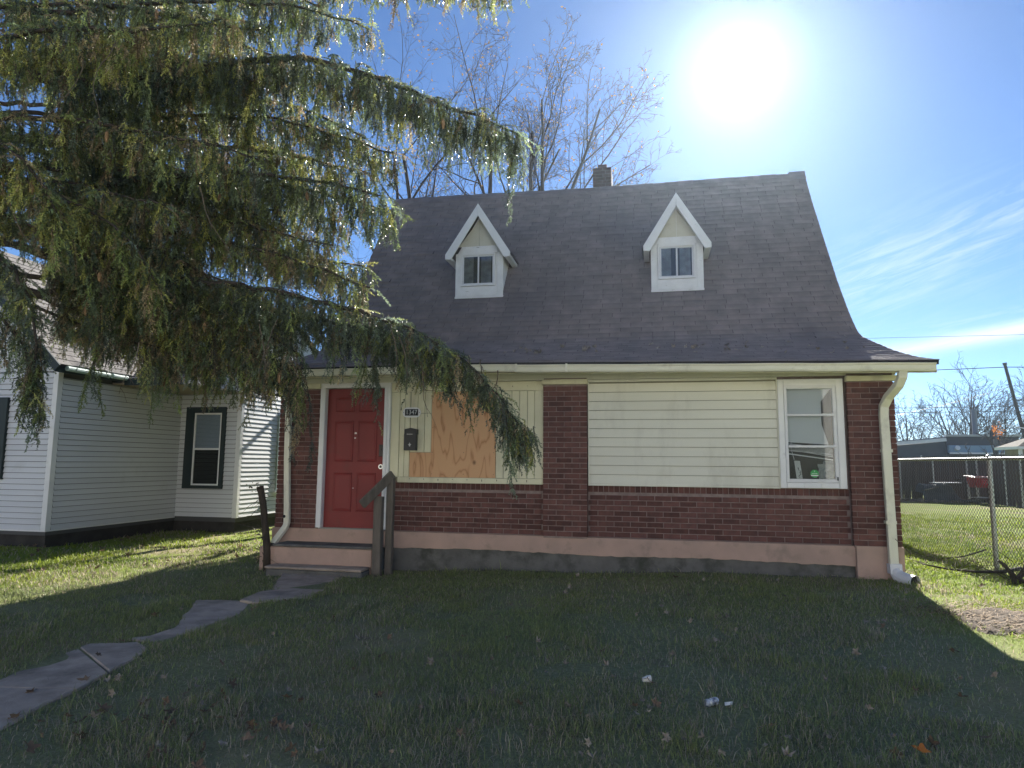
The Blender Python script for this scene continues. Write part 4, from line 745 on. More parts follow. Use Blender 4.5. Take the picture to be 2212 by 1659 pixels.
def leaf_cards(pts, rg, size):
    n_ = len(pts); P_ = np.array(pts); a = rg.normal(0, 1, (n_, 3)); a /= np.linalg.norm(a, axis=1)[:, None]; b = rg.normal(0, 1, (n_, 3)); b -= a*(a*b).sum(1)[:, None]; b /= np.linalg.norm(b, axis=1)[:, None]; s = rg.uniform(.6, 1.2, (n_, 1))*size
    V = np.stack([P_-a*s, P_+b*s*.6, P_+a*s, P_-b*s*.6], 1).reshape(-1, 3); return V, np.arange(4*n_).reshape(-1, 4)
def bare_tree(label, base, trunks, prm, leaves, seed, group=None, leafsize=.042, mt=None):
    rg = np.random.default_rng(seed); t = thing('bare_tree', label, 'tree', base, group); out = []
    for (off, d, ln, r) in trunks: grow(rg, np.array(base)+np.array(off), d, ln, r, 0, out, prm)
    for k, me in tree_meshes(out).items(): link(k, me, mt or M_bark_grey, t)
    if leaves:
        tp_ = tips(out, len(prm['kids'])-1); rg.shuffle(tp_); pts = [a if rg.random() < .5 else b for a, b in tp_[:leaves]]; pts = [p+rg.normal(0, .05, 3) for p in pts]
        V, Q = leaf_cards(pts, rg, leafsize); link('leaves', np_mesh('leaves', V, quads=Q), mat('tan_leaf', (.42, .27, .10), (.26, .15, .06), 3, .7, trans=.45), t, kind='stuff')
PT = dict(seg=[.9, .65, .4, .25, .15], jit=[.05, .10, .15, .20, .24], up=[.02, .05, .06, .06, .05], kids=[1, 6, 6, 5, 4], t0=[0, .35, .2, .15, .15], ang=[0, 38, 40, 44, 46], len=[1, .60, .50, .50, .48], rr=[1, .55, .52, .54, .55], rmin=.0062)
bare_tree('bare tree fanning up to the right behind the ridge of the brick house', (-3.5, 10.4, -.5), [((0, 0, 0), (.02, 0, 1), 7.0, .22), ((0, .1, 5.6), (.0, .05, 1), 6.5, .10), ((.1, 0, 5.9), (.14, .0, 1), 6.5, .10), ((.1, 0, 6.0), (.32, -.1, 1), 6.3, .095), ((.1, 0, 5.8), (.50, .15, 1), 5.0, .08), ((0, 0, 6.1), (-.40, .1, 1), 6.2, .085)], PT, 500, 21)
bare_tree('bare tree with upright stems and sparse tan leaves behind the spruce', (-6.75, 10.2, -.5), [((0, 0, 0), (.0, 0, 1), 11.3, .17), ((-.9, .4, 0), (-.04, 0, 1), 11.0, .14), ((1.0, .8, 0), (.05, 0, 1), 11.3, .16), ((1.0, .8, 5.5), (.45, 0, 1), 6.5, .09)], PT, 1500, 5)
PF = dict(seg=[1.2, .8, .5, .4], jit=[.06, .12, .16, .2], up=[.02, .05, .06, .05], kids=[1, 7, 6, 5], t0=[0, .22, .15, .12], ang=[0, 36, 38, 42], len=[1, .66, .54, .5], rr=[1, .5, .5, .55], rmin=.018)
far_trees = [(23.4, 60, 7.6, 'slim bare tree nearest the house corner on the far skyline'), (25.2, 63, 5.5, 'small thin bare tree between the two wide ones on the far skyline'), (28.0, 60, 9.2, 'wide bushy bare tree behind the blue grey mast'), (29.4, 62, 10.2, 'tallest pointed bare tree on the far skyline'), (31.6, 61, 8.5, 'bare tree directly left of the leaning utility pole'), (33.3, 60, 8.2, 'dense bare tree behind the foot of the leaning utility pole'), (35.4, 58, 10.5, 'big bare tree at the right edge beyond the leaning utility pole'), (20.5, 66, 7.0, 'bare tree half hidden by the right corner of the brick house')]
for i, (x, y, h, lb) in enumerate(far_trees):
    bare_tree(lb, (x, y, -.5), [((0, 0, 0), (rnd.uniform(-.1, .1), 0, 1), h*.82, h*.018), ((.3, .2, 0), (rnd.uniform(.15, .4), 0, 1), h*.72, h*.014), ((-.3, 0, 0), (rnd.uniform(-.45, -.15), 0, 1), h*.70, h*.014)], PF, 0, 40+i, 'bare trees on the far skyline', mt=mat('far_bark', (.075, .065, .06), (.06, .052, .048), 3, .95))
rg = np.random.default_rng(77); ob = thing('orange_tree', 'small tree with orange autumn leaves beside the tan bungalow roof', 'tree', (18.9, 31, -.5)); out = []; grow(rg, (18.7, 33, -.5), (0, 0, 1), 3.2, .06, 0, out, PF)
for k, me in tree_meshes(out).items(): link(k, me, M_bark_grey, ob)
V, Q = leaf_cards([np.array([18.95, 33, 3.0])+rg.normal(0, 1, 3)*np.array([.13, .12, .20]) for _ in range(70)], rg, .08); link('leaves', np_mesh('leaves', V, quads=Q), mat('orange_leaf', (.62, .24, .06), (.45, .16, .04), 3, .7, trans=.4), ob, kind='stuff')
# pale houses across the street: one mirrored, the rest added to bounce sunlight
M_clap = mat('pale_clapboard', (.80, .78, .74), (.76, .74, .70), 2, .7)
def far_house(x0, w, h, rise, label):
    oh = thing('pale_house', label, 'house', (x0+w/2, -27, -.5), 'pale houses across the street'); xm = x0+w/2; sl_ = math.atan2(rise, w/2)
    link('wall', MB().prism([(x0, -.6), (x0+w, -.6), (x0+w, h), (xm, h+rise), (x0, h)], 'y', -37, -27), M_clap, oh)
    link('roof', MB().bar((xm, -32, h+rise+.1), (x0+w+.5, -32, h-rise/w+.1), 10.6, .15, (math.sin(sl_), 0, math.cos(sl_))).bar((xm, -32, h+rise+.1), (x0-.5, -32, h-rise/w+.1), 10.6, .15, (-math.sin(sl_), 0, math.cos(sl_))), M_nroof, oh)
    for xx in (x0+w*.14, x0+w*.66):
        for zz in ((.7, 3.6) if h > 4.5 else (.7,)):
            link('window', MB().box(xx, xx+w*.17, -26.99, -26.95, zz, zz+1.5), M_dark, oh)
    link('door', MB().box(xm-.5, xm+.5, -26.99, -26.95, -.3, 1.8), M_teal, oh); link('porch_step', MB().box(xm-.8, xm+.8, -26.9, -25.9, -.6, -.25), M_walk, oh)
for k_, (x0, w, h, rise) in enumerate(((-34, 9, 5.6, 3.4), (-23.5, 9.5, 5.8, 3.2), (-12.5, 9, 5.5, 3.6), (-2, 8.6, 5.4, 4.2), (8.5, 9.5, 5.7, 3.2), (19.5, 9, 5.6, 3.4))):
    far_house(x0, w, h, rise, 'pale two storey gabled house across the street, mirrored in the front windows')

# ================================================================== the big spruce reaching in from the left
TR = np.array([-8.3, -3.0])
sp = thing('spruce_tree', 'huge drooping spruce reaching in from the left across the front of the brick house', 'tree', (TR[0], TR[1], -.55))
link('trunk', MB().tube([(TR[0]+.04*math.sin(z), TR[1], z) for z in np.linspace(-.8, 12.8, 20)], np.linspace(.36, .10, 20), 12), M_bark, sp, smooth=True)
rg = np.random.default_rng(31)
STR = []                                      # strands: (points (6,3), radius, tint index)
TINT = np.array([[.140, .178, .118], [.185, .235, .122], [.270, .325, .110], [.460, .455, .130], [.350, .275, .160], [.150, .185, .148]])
BR = [1.0]
def strand(p, d, ln, grav, tint, n_=5):
    pts = [p]; d = np.array(d, float); d /= np.linalg.norm(d)
    for i in range(n_):
        d = d+rg.normal(0, .09, 3)+np.array([0, 0, -grav]); d /= np.linalg.norm(d); pts.append(pts[-1]+d*ln/n_)
    pts = np.array(pts); STR.append((pts, tint+6*int(np.clip(BR[0]*10, 4, 19)))); return pts
def pick(w): return int(rg.choice(6, p=w))
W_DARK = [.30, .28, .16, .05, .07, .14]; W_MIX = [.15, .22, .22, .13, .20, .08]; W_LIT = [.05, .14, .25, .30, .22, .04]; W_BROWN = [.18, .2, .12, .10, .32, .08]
def curtain(p, ln, w, full=1.0):
    BR[0] = float(np.exp(rg.normal(-.05, .38))); t = pick(w); ln *= rg.uniform(1.2, 1.7) if rg.random() < .16 else 1.0; pts = strand(p, (rg.normal(0, .18), rg.normal(0, .18), -1), ln, .25, t); n_ = int(ln/.035*full)
    for i in range(n_):
        f = rg.uniform(.12, 1.0)*5; i0 = min(int(f), 4); q = pts[i0]+(pts[i0+1]-pts[i0])*(f-i0); a = rg.uniform(0, 6.28); l2 = rg.uniform(.07, .17)*(1.15-.5*f/5)
        strand(q, (math.cos(a)*.75, math.sin(a)*.75, -.75), l2, .35, t if rg.random() < .93 else pick(w), 3)
def spray(p, d, ln, hang, w, hp=.5):
    BR[0] = float(np.exp(rg.normal(-.05, .38))); t = pick(w); pts = strand(p, d, ln, .16, t); d = pts[-1]-pts[0]; d /= np.linalg.norm(d)+1e-9; s = np.cross(d, [0, 0, 1.]); s /= np.linalg.norm(s)+1e-9
    for k in range(max(2, int(ln/.075))):
        f = rg.uniform(.1, 1)*5; i0 = min(int(f), 4); q = pts[i0]+(pts[i0+1]-pts[i0])*(f-i0); sg = 1 if k % 2 else -1
        strand(q, d*.7+s*sg*.7+np.array([0, 0, rg.normal(-.1, .15)]), rg.uniform(.08, .2)*(1.2-.6*f/5), .14, t if rg.random() < .75 else pick(w), 4)
        if rg.random() < hp*.55: curtain(q, hang*rg.uniform(.25, 1)*(1.15-.6*f/5), w)
LIMBS = MB(); HANG = []
def limb(ctrl, r0, side, hang, w, z0=None, t0=.15, dens=.085, hp=.5, tiphang=1.0, up=.0):
    P_ = [atD(*c) for c in ctrl]
    if z0 is not None: P_ = [np.array([TR[0], TR[1], z0])]+P_
    P_ = np.array(P_); u = np.concatenate([[0], np.cumsum(np.linalg.norm(np.diff(P_, axis=0), axis=1))]); tot = u[-1]
    # smooth the path
    n_ = max(8, int(tot/.16)); tt = np.linspace(0, tot, n_); Q = np.stack([np.interp(tt, u, P_[:, k]) for k in range(3)], 1)
    for _ in range(3): Q[1:-1] = .25*Q[:-2]+.5*Q[1:-1]+.25*Q[2:]
    Q[1:-1] += rg.normal(0, .012, (n_-2, 3)); LIMBS.tube(Q, np.linspace(r0, .008, n_), 7)
    s = t0*tot
    while s < tot:
        f = s/tot; p = np.array([np.interp(s, tt, Q[:, k]) for k in range(3)]); q = np.array([np.interp(min(s+.1, tot), tt, Q[:, k]) for k in range(3)]); q0 = np.array([np.interp(max(s-.1, 0), tt, Q[:, k]) for k in range(3)])
        T = q-q0; T /= np.linalg.norm(T)+1e-9; S = np.cross(T, [0, 0, 1.]); S /= np.linalg.norm(S)+1e-9; tp = min(1, (1-f)*3+.3)
        for sg in (-1, 1): spray(p, T*.6+S*sg*.85+np.array([0, 0, rg.normal(-.02+up, .2)]), side*rg.uniform(.45, 1.1)*tp, hang, w, hp)
        if rg.random() < .55: spray(p, T*.7+np.array([0, 0, .45]), rg.uniform(.10, .22), hang, w, 0)
        for k in range(3 if rg.random() < hp else 2): curtain(p+rg.normal(0, .04, 3), hang*rg.uniform(.3, 1.0)*(1-.25*f*(1-tiphang)), w, 1.1)
        s += dens*rg.uniform(.7, 1.3)
    spray(q, T, .25, hang*.6, w, .4)
D = 6.6
limb([(150, 185, 7.3), (430, 150, 7.1), (640, 120, 6.9), (770, 150, 6.7), (930, 215, 6.55), (1040, 255, 6.5), (1120, 290, 6.45)], .075, .50, .56, W_DARK, 5.9, .30, hp=.8, dens=.058)
limb([(200, -90, 7.4), (520, -75, 7.2), (800, -60, 7.0), (980, -55, 6.9), (1110, -35, 6.9)], .06, .42, .36, W_MIX, 7.4, .25, hp=.7, dens=.065)
limb([(100, 420, 7.6), (320, 385, 7.3), (540, 370, 7.1), (700, 395, 6.9), (830, 425, 6.8)], .06, .34, .42, W_DARK, 4.8, .3)
limb([(0, 500, 7.6), (250, 480, 7.4), (450, 515, 7.2), (640, 560, 7.0), (800, 622, 6.9)], .06, .34, .40, W_MIX, 4.1, .3)
limb([(80, 640, 7.4), (300, 600, 7.1), (500, 612, 6.9), (690, 650, 6.75), (850, 695, 6.6), (960, 745, 6.5), (1045, 815, 6.4), (1105, 890, 6.3), (1140, 945, 6.2)], .055, .32, .42, W_DARK, 3.4, .34, hp=.85, dens=.055)
limb([(300, 640, 7.2), (560, 665, 6.9), (760, 705, 6.7), (880, 745, 6.6), (985, 800, 6.45)], .03, .34, .36, W_DARK, None, .3, hp=.8, dens=.065)
for q in ([(300, 250, 7.6), (600, 255, 7.3), (850, 330, 7.1)], [(300, 300, 7.8), (560, 320, 7.5), (800, 375, 7.2)], [(300, 370, 7.5), (620, 400, 7.2), (850, 455, 7.0)], [(250, 440, 7.7), (520, 440, 7.4), (750, 480, 7.2)], [(200, 450, 7.4), (480, 470, 7.2), (720, 530, 7.0)], [(200, 520, 7.8), (520, 530, 7.5), (785, 575, 7.2)], [(150, 330, 8.2), (420, 340, 8.0), (680, 410, 7.8)], [(200, 230, 8.2), (480, 260, 8.0), (650, 340, 7.8)], [(100, 60, 8.2), (420, 70, 8.0), (640, 130, 7.8)], [(150, 120, 7.4), (360, 110, 7.1), (560, 180, 6.9)]):
    limb([(-60, q[0][1]-10, q[0][2]+.3)]+q, .032, .34, .44, W_MIX if rg.random() < .6 else W_DARK, float(atD(*q[0])[2])+.5, .35, dens=.085, hp=.7)
limb([(-60, 520, 6.2), (20, 560, 5.9), (60, 640, 5.7), (85, 740, 5.6), (70, 830, 5.55)], .035, .30, .44, W_DARK, 3.4, .35)
limb([(-80, 640, 6.0), (20, 690, 5.7), (60, 790, 5.6), (75, 860, 5.5)], .03, .24, .30, W_DARK, 2.6, .4)
limb([(0, 250, 6.6), (200, 262, 6.4), (400, 300, 6.3), (560, 345, 6.3)], .05, .40, .50, W_MIX, 5.0, .25)
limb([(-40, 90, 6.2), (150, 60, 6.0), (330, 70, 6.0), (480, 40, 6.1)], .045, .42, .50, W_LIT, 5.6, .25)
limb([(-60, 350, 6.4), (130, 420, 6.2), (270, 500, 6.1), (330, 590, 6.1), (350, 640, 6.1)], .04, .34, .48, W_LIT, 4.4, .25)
limb([(0, -30, 7.8), (300, -60, 7.6), (560, -40, 7.4), (700, 20, 7.3)], .05, .42, .40, W_MIX, 7.2, .25)
limb([(300, 330, 7.6), (500, 430, 7.4), (640, 520, 7.3), (730, 590, 7.3)], .045, .36, .45, W_MIX, 4.9, .35)
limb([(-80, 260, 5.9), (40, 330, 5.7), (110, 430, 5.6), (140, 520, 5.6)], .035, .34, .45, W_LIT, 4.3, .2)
limb([(200, 560, 7.2), (400, 640, 7.0), (560, 700, 6.9), (650, 770, 6.85)], .045, .36, .42, W_BROWN, 3.6, .4)
limb([(330, 640, 7.1), (480, 700, 7.0), (590, 760, 6.9), (640, 830, 6.9)], .04, .34, .40, W_BROWN, 3.3, .4, hp=.7)
limb([(200, 640, 7.3), (300, 690, 7.2), (350, 750, 7.1), (370, 800, 7.1)], .03, .30, .34, W_BROWN, 3.0, .5, hp=.7)
limb([(0, 160, 7.9), (250, 150, 7.7), (470, 200, 7.6), (650, 230, 7.5), (790, 300, 7.4)], .05, .38, .42, W_DARK, 6.2, .25)
limb([(0, 300, 8.0), (230, 330, 7.9), (420, 430, 7.8), (520, 520, 7.7)], .045, .40, .46, W_DARK, 5.2, .3)
limb([(-100, 430, 6.6), (60, 480, 6.5), (200, 560, 6.4), (230, 640, 6.4), (215, 720, 6.4)], .03, .26, .34, W_DARK, 4.0, .35)
limb([(100, 30, 6.9), (420, 0, 6.8), (640, 10, 6.8), (790, 60, 6.9)], .04, .40, .46, W_DARK, 6.6, .3)
for c_ in ([(250, 520, 7.2), (400, 560, 7.1), (500, 640, 7.0), (560, 720, 6.95)], [(350, 560, 7.3), (480, 600, 7.2), (570, 650, 7.1), (625, 730, 7.0)], [(280, 620, 7.0), (420, 670, 6.9), (520, 740, 6.9), (580, 790, 6.85)], [(240, 600, 7.3), (340, 650, 7.3), (430, 720, 7.2), (480, 790, 7.2)], [(300, 560, 7.5), (380, 610, 7.5), (450, 640, 7.4), (520, 700, 7.4)]):
    limb(c_, .03, .36, .46, W_BROWN if rg.random() < .6 else W_DARK, 3.8, .45, dens=.06, hp=.8)
for c_ in ([(250, 690, 7.1), (400, 725, 7.0), (540, 760, 6.9), (630, 790, 6.85)], [(280, 740, 7.0), (380, 760, 7.0), (480, 790, 6.9), (560, 815, 6.9)]):
    limb(c_, .025, .30, .34, W_BROWN, 3.2, .45, dens=.07, hp=.8)
for k in range(6):
    a = rg.random(); y0 = -60+700*a+rg.normal(0, 15); x1 = rg.uniform(380, 760)-180*max(0, a-.55)*2; D_ = rg.uniform(6.4, 9.0); dr = rg.uniform(20, 90); y1 = min(y0+dr, 650)
    limb([(-80+rg.uniform(-40, 40), y0, D_+.2), (x1*.35, y0+dr*.1-15, D_), (x1*.7, y0+dr*.45, D_-.15), (x1, y1, D_-.3)], .035, .36, .40, (W_DARK, W_MIX, W_DARK, W_LIT)[k % 4], float(atD(0, y0, D_)[2])+.3, .3, dens=.10)
for px, py, D_, ln in ((210, 745, 6.4, .72), (330, 770, 6.6, .5), (90, 850, 5.5, .4), (640, 800, 6.8, .62), (655, 780, 6.9, .65), (625, 790, 6.9, .6), (1000, 860, 6.3, .40), (1100, 905, 6.2, .48), (1130, 930, 6.2, .40), (905, 800, 6.5, .3), (800, 760, 6.6, .55), (812, 770, 6.6, .5), (880, 790, 6.6, .32)):
    for k in range(4): curtain(atD(px+rg.normal(0, 6), py+rg.normal(0, 8), D_), ln*rg.uniform(.7, 1), W_DARK, 1.2)
# long bare hanging twigs
for px, py, D_, ln in ((560, 700, 6.6, .6), (600, 690, 6.7, .7), (500, 650, 6.8, .6), (1075, 800, 6.2, .35), (860, 720, 6.4, .45), (845, 700, 6.4, .5), (880, 735, 6.4, .8), (250, 90, 5.9, .9), (180, 130, 5.9, .8), (430, 400, 6.2, .8), (20, 420, 5.6, .9), (300, 740, 6.0, .5)):
    p = atD(px, py, D_); d = np.array([rg.normal(0, .3), rg.normal(0, .3), -1.]); pts = [p]
    for i in range(9): d = d+rg.normal(0, .16, 3)+np.array([0, 0, -.1]); d /= np.linalg.norm(d); pts.append(pts[-1]+d*ln/9)
    TWIGS = MB(); TWIGS.tube(pts, np.linspace(.006, .002, 10), 4)
    for k in range(4):
        q = pts[2+k*2]; e = d+rg.normal(0, .5, 3); TWIGS.tube([q, q+e*.08, q+e*.16+np.array([0, 0, -.04])], [.003, .002, .0015], 3)
    HANG.append(TWIGS)
link('limbs', LIMBS, M_bark, sp, smooth=True); 
for tw in HANG: link('hanging_twig', tw, mat('pale_twig', (.17, .135, .10), (.11, .088, .066), 9, .9), sp)
def needles():
    lens = np.array([np.linalg.norm(np.diff(p, axis=0), axis=1).sum() for p, t in STR]); per = 150; P_, T_, I_, F_ = [], [], [], []
    for (p, t), ln in zip(STR, lens):
        n_ = max(6, int(ln*per)); k = len(p)-1; f = (np.arange(n_)+rg.random(n_))/n_*k; i0 = np.minimum(f.astype(int), k-1); fr = (f-i0)[:, None]; P_.append(p[i0]+(p[i0+1]-p[i0])*fr); d = p[i0+1]-p[i0]; T_.append(d/(np.linalg.norm(d, axis=1)[:, None]+1e-9)); I_.append(np.full(n_, t)); F_.append(f/k)
    P_, T_, I_, F_ = (np.concatenate(a) for a in (P_, T_, I_, F_)); n_ = len(P_)
    a = rg.normal(0, 1, (n_, 3)); a -= T_*(a*T_).sum(1)[:, None]; a /= np.linalg.norm(a, axis=1)[:, None]; d = T_*.62+a*.78; ln = (rg.uniform(.019, .031, n_)*(1.05-.35*F_))[:, None]; b = np.cross(d, rg.normal(0, 1, (n_, 3))); b /= np.linalg.norm(b, axis=1)[:, None]+1e-9
    V = np.stack([P_-b*.0053, P_+b*.0053, P_+d*ln], 1).reshape(-1, 3)
    c = TINT[I_ % 6]*(I_//6/10.)[:, None]*rg.uniform(.7, 1.35, (n_, 1)); c = np.minimum(c, .6); c = np.repeat(c, 3, 0); return np_mesh('needles', V, tris=np.arange(3*n_).reshape(-1, 3), colors=c), n_
def hides(px, py):
    if 838 < px < 930 and 852 < py < 1000: return .97
    if 932 < px < 1062 and 895 < py < 1040: return .72
    if 700 < px < 840 and 880 < py < 1160: return .8
    if 90 < px < 560 and py > 930: return .9
    return 0
def to_px(p):
    d = p-CAM; z = d@CF; return CX+F*(d@CR)/z, CY-F*(d@CU)/z
STR = [(p, t) for p, t in STR if rg.random() >= max(hides(*to_px(p[-1])), hides(*to_px(p[len(p)//2])))]       # keep the boughs clear of the door, the plaque and the boards
nm, nn = needles()
M_cone = mat('spruce_cone', (.30, .19, .10), (.20, .12, .06), 60, .8, .5, 120, rvar=.25); ends = [p for p, t in STR if np.linalg.norm(p[-1]-p[0]) > .2]
for k in range(46):
    p = ends[int(rg.integers(len(ends)))][int(rg.integers(2, 5))]+rg.normal(0, .03, 3); L_ = rg.uniform(.09, .13); link('cone', MB().tube([p, p+[0, 0, -L_*.2], p+[.003, 0, -L_*.55], p+[.004, 0, -L_*.85], p+[.004, .002, -L_]], [.005, .016, .019, .014, .004], 7), M_cone, sp)
M_needle = mat('spruce_needle', (0, 0, 0), rough=.30, spec=.6, attr='tint', trans=.46)
link('needles', nm, M_needle, sp, kind='stuff')
V, Q, o = [], [], 0
for p, t in STR:
    ln = np.linalg.norm(p[-1]-p[0])
    if ln < .25: continue
    v, f = tube_np(p, np.linspace(.0038, .0018, len(p)), 3); V.append(v); Q.append(np.array(f)+o); o += len(v)
link('twigs', np_mesh('twigs', np.concatenate(V), quads=np.concatenate(Q)), mat('spruce_twig', (.085, .058, .038), (.055, .04, .028), 9, .9), sp, kind='stuff')
print('STRANDS', len(STR), 'needles', nn)

# ================================================================== path, grass, leaves, litter
path_polys = [[(-60, 1500), (0, 1470), (95, 1428), (195, 1393), (300, 1390), (322, 1403), (290, 1422), (185, 1485), (70, 1540), (0, 1577), (-90, 1620)],
              [(297, 1379), (340, 1372), (384, 1357), (405, 1330), (425, 1306), (470, 1303), (521, 1303), (540, 1312), (500, 1332), (433, 1356), (372, 1383)],
              [(529, 1299), (566, 1280), (622, 1273), (690, 1276), (662, 1292), (552, 1304)], [(598, 1270), (622, 1238), (690, 1228), (750, 1232), (740, 1244), (692, 1273)]]
pth = link('path', None, None, None, on_ground(350, 1370), kind='structure')
polyw = []
r2 = random.Random(19)
for k, pl_ in enumerate(path_polys):
    P_ = [on_ground(*q) for q in pl_]; m_ = sum(P_)/len(P_); P_ = [m_+(q-m_)*(1.0 if k == 0 else 1.12) for q in P_]; W_ = []
    for a, b in zip(P_, P_[1:]+P_[:1]):
        n_ = max(1, int(np.linalg.norm(b-a)/.12))
        for i in range(n_): W_.append((a+(b-a)*i/n_)[:2]+np.array([r2.uniform(-.018, .018), r2.uniform(-.018, .018)]))
    polyw.append(np.array(W_)); zt = float(np.mean([float(ground_z(w_[0], w_[1])) for w_ in W_]))+.012; tilt = (.02, -.015, .01, .0)[k]; c_ = np.mean(W_, 0); nW = len(W_)
    V = [(w_[0], w_[1], zt+tilt*(w_[0]-c_[0])) for w_ in W_]+[(w_[0], w_[1], zt-.09) for w_ in W_]
    slab_me = MB().add(V, [tuple(range(nW)), tuple(range(nW, 2*nW))[::-1]]+[(i, nW+i, nW+(i+1) % nW, (i+1) % nW) for i in range(nW)]).mesh('paving_slab'); cuts = ([(.38, .5), (.68, -.25)], [(.55, .4)], [], [(.45, -.5)])[k]; ax = P_[len(P_)//2]-P_[0]; ax = ax/np.linalg.norm(ax); lo = min((w_-c_)@ax[:2] for w_ in W_); hi = max((w_-c_)@ax[:2] for w_ in W_); segs = [None]+[lo+(hi-lo)*c0 for c0, _ in cuts]+[None]; tl_ = [0]+[t0 for _, t0 in cuts]+[0]
    for si in range(len(segs)-1):
        b = bmesh.new(); b.from_mesh(slab_me)
        for side, ss, tt_ in ((1, segs[si], tl_[si]), (-1, segs[si+1], tl_[si+1])):
            if ss is None: continue
            nv = Vector((ax[0]-tt_*ax[1], ax[1]+tt_*ax[0], 0)).normalized()*side; co = Vector((c_[0]+ax[0]*ss, c_[1]+ax[1]*ss, 0))+nv*.007
            r_ = bmesh.ops.bisect_plane(b, geom=b.verts[:]+b.edges[:]+b.faces[:], plane_co=co, plane_no=-nv, clear_outer=True); ed = [e for e in r_['geom_cut'] if isinstance(e, bmesh.types.BMEdge)]; bmesh.ops.edgeloop_fill(b, edges=ed)
        me_ = bpy.data.meshes.new('paving_slab'); b.to_mesh(me_); b.free(); link('paving_slab', me_, M_slab, pth, (0, 0, (.001, -.002, .001)[si]), bevel=.01)
def inside(px, py, poly):
    x0, y0 = poly[:, 0], poly[:, 1]; x1, y1 = np.roll(x0, -1), np.roll(y0, -1); r_ = np.zeros(len(px), bool)
    for a, b, c_, d in zip(x0, y0, x1, y1):
        cond = ((b > py) != (d > py)); r_ ^= cond & (px < (c_-a)*(py-b)/(d-b+1e-12)+a)
    return r_
def vnoise(x, y, s, seed):
    rg2 = np.random.default_rng(seed); T_ = rg2.random((64, 64)); u, v = x*s+1000, y*s+1000; i, j = np.floor(u).astype(int), np.floor(v).astype(int); fu, fv = u-i, v-j; fu = fu*fu*(3-2*fu); fv = fv*fv*(3-2*fv); g_ = lambda a, b: T_[a % 64, b % 64]
    return (g_(i, j)*(1-fu)+g_(i+1, j)*fu)*(1-fv)+(g_(i, j+1)*(1-fu)+g_(i+1, j+1)*fu)*fv
straw_poly = np.array([on_ground(*q)[:2] for q in [(2058, 1322), (2125, 1317), (2230, 1328), (2290, 1342), (2300, 1374), (2225, 1370), (2140, 1374), (2090, 1358)]])
def lawn():
    rg = np.random.default_rng(91); N = 1500000
    # candidates in polar rings round the viewer, thinned with distance
    rr = 2.6*np.exp(rg.random(N)*math.log(24/2.6)); th = YAW+rg.uniform(-.74, .74, N); x = rr*np.sin(th); y = CAM[1]+rr*np.cos(th)
    dens = np.clip((rr/7.5)**1.2, .30, 1.0); keep = rg.random(N) < .36*dens
    keep &= ~((x > XL-.05) & (x < XR+.02) & (y > -.0) & (y < 8.6)); keep &= ~((x < -10.2) & (y > .75)); keep &= ~((x < -8.7) & (y > 3.95)); keep &= ~((x > -5.2) & (x < -3.7) & (y > -.82) & (y < 0)); keep &= ~((y > 20.1) & (x > 6))
    keep &= ~((x > -5.3) & (x < 12) & (y > 9)) | (x > 3.2)
    x, y, rr = x[keep], y[keep], rr[keep]
    k2 = np.ones(len(x), bool)
    for p in polyw: c_ = p.mean(0); k2 &= ~inside(x+rg.normal(0, .022, len(x)), y+rg.normal(0, .022, len(x)), c_+(p-c_)*.985)
    bare = vnoise(x, y, .9, 3)*.6+vnoise(x, y, 2.6, 4)*.4; st = inside(x, y, straw_poly); k2 &= ~((bare > .60) & (rg.random(len(x)) < .72)); k2 &= ~(st & (rg.random(len(x)) < .72)); k2 &= ~((y > -.16) & (y < 0) & (x > -3.7) & (x < 3) & (rg.random(len(x)) < .7))
    x, y, rr, bare = x[k2], y[k2], rr[k2], bare[k2]; n_ = len(x); z = ground_z(x, y)
    cl = vnoise(x, y, 5.5, 8); h = rg.uniform(.018, .052, n_)*(.65+.8*cl)*np.clip(.9+.02*rr, 1, 1.3)*np.where(vnoise(x, y, 2.4, 31) > .70, 1.55, 1.0)*np.where(rg.random(n_) < .03, 1.7, 1.0); w = rg.uniform(.0016, .0030, n_)*np.clip(rr/5.5, .9, 2.6); a = rg.uniform(0, 6.283, n_); ln = rg.uniform(.25, 1.25, n_)*h; dx, dy = np.cos(a), np.sin(a); b = a+rg.normal(1.57, .5, n_); bx, by = np.cos(b)*w, np.sin(b)*w
    P_ = np.stack([x, y, z-.004], 1); Bv = np.stack([bx, by, 0*bx], 1); mid = P_+np.stack([dx*ln*.35, dy*ln*.35, h*.62], 1); tip = P_+np.stack([dx*ln, dy*ln, h*rg.uniform(.55, 1.0, n_)], 1)
    V = np.stack([P_-Bv, P_+Bv, mid-Bv*.75, mid+Bv*.75, tip], 1).reshape(-1, 3); o = np.arange(n_)[:, None]*5
    tris = np.concatenate([o+np.array([[0, 1, 3]]), o+np.array([[0, 3, 2]]), o+np.array([[2, 3, 4]])], 0)
    g1, g2, g3, dead = np.array([.185, .260, .036]), np.array([.280, .335, .036]), np.array([.140, .210, .050]), np.array([.470, .400, .300])
    m1 = vnoise(x, y, 1.3, 12)[:, None]; m2 = vnoise(x, y, 4, 13)[:, None]; c = g1*(1-m1)+g2*m1; c = c*(1-.5*(m2 > .6))+g3*.5*(m2 > .6); fd = np.clip(np.where(x > 3.2, .02, .22)+.6*(vnoise(x, y, .7, 21)-.42)+.35*(bare-.5), .05, .55); isd = (rg.random(n_) < fd)[:, None]; lit_ = np.clip(np.maximum((x-2.35)/.6, np.maximum((-6.2-x)/1.5+.25*(y+1), 0)), 0, 1)[:, None]; c = c*lit_+(.5*c+.5*np.array([.310, .325, .205]))*(1-lit_)  # lit_ paints blades greener in sun zones, dulls them in house shade
    c = np.where(isd, dead*rg.uniform(.5, 1.15, (n_, 1)), c*rg.uniform(.7, 1.35, (n_, 1)))
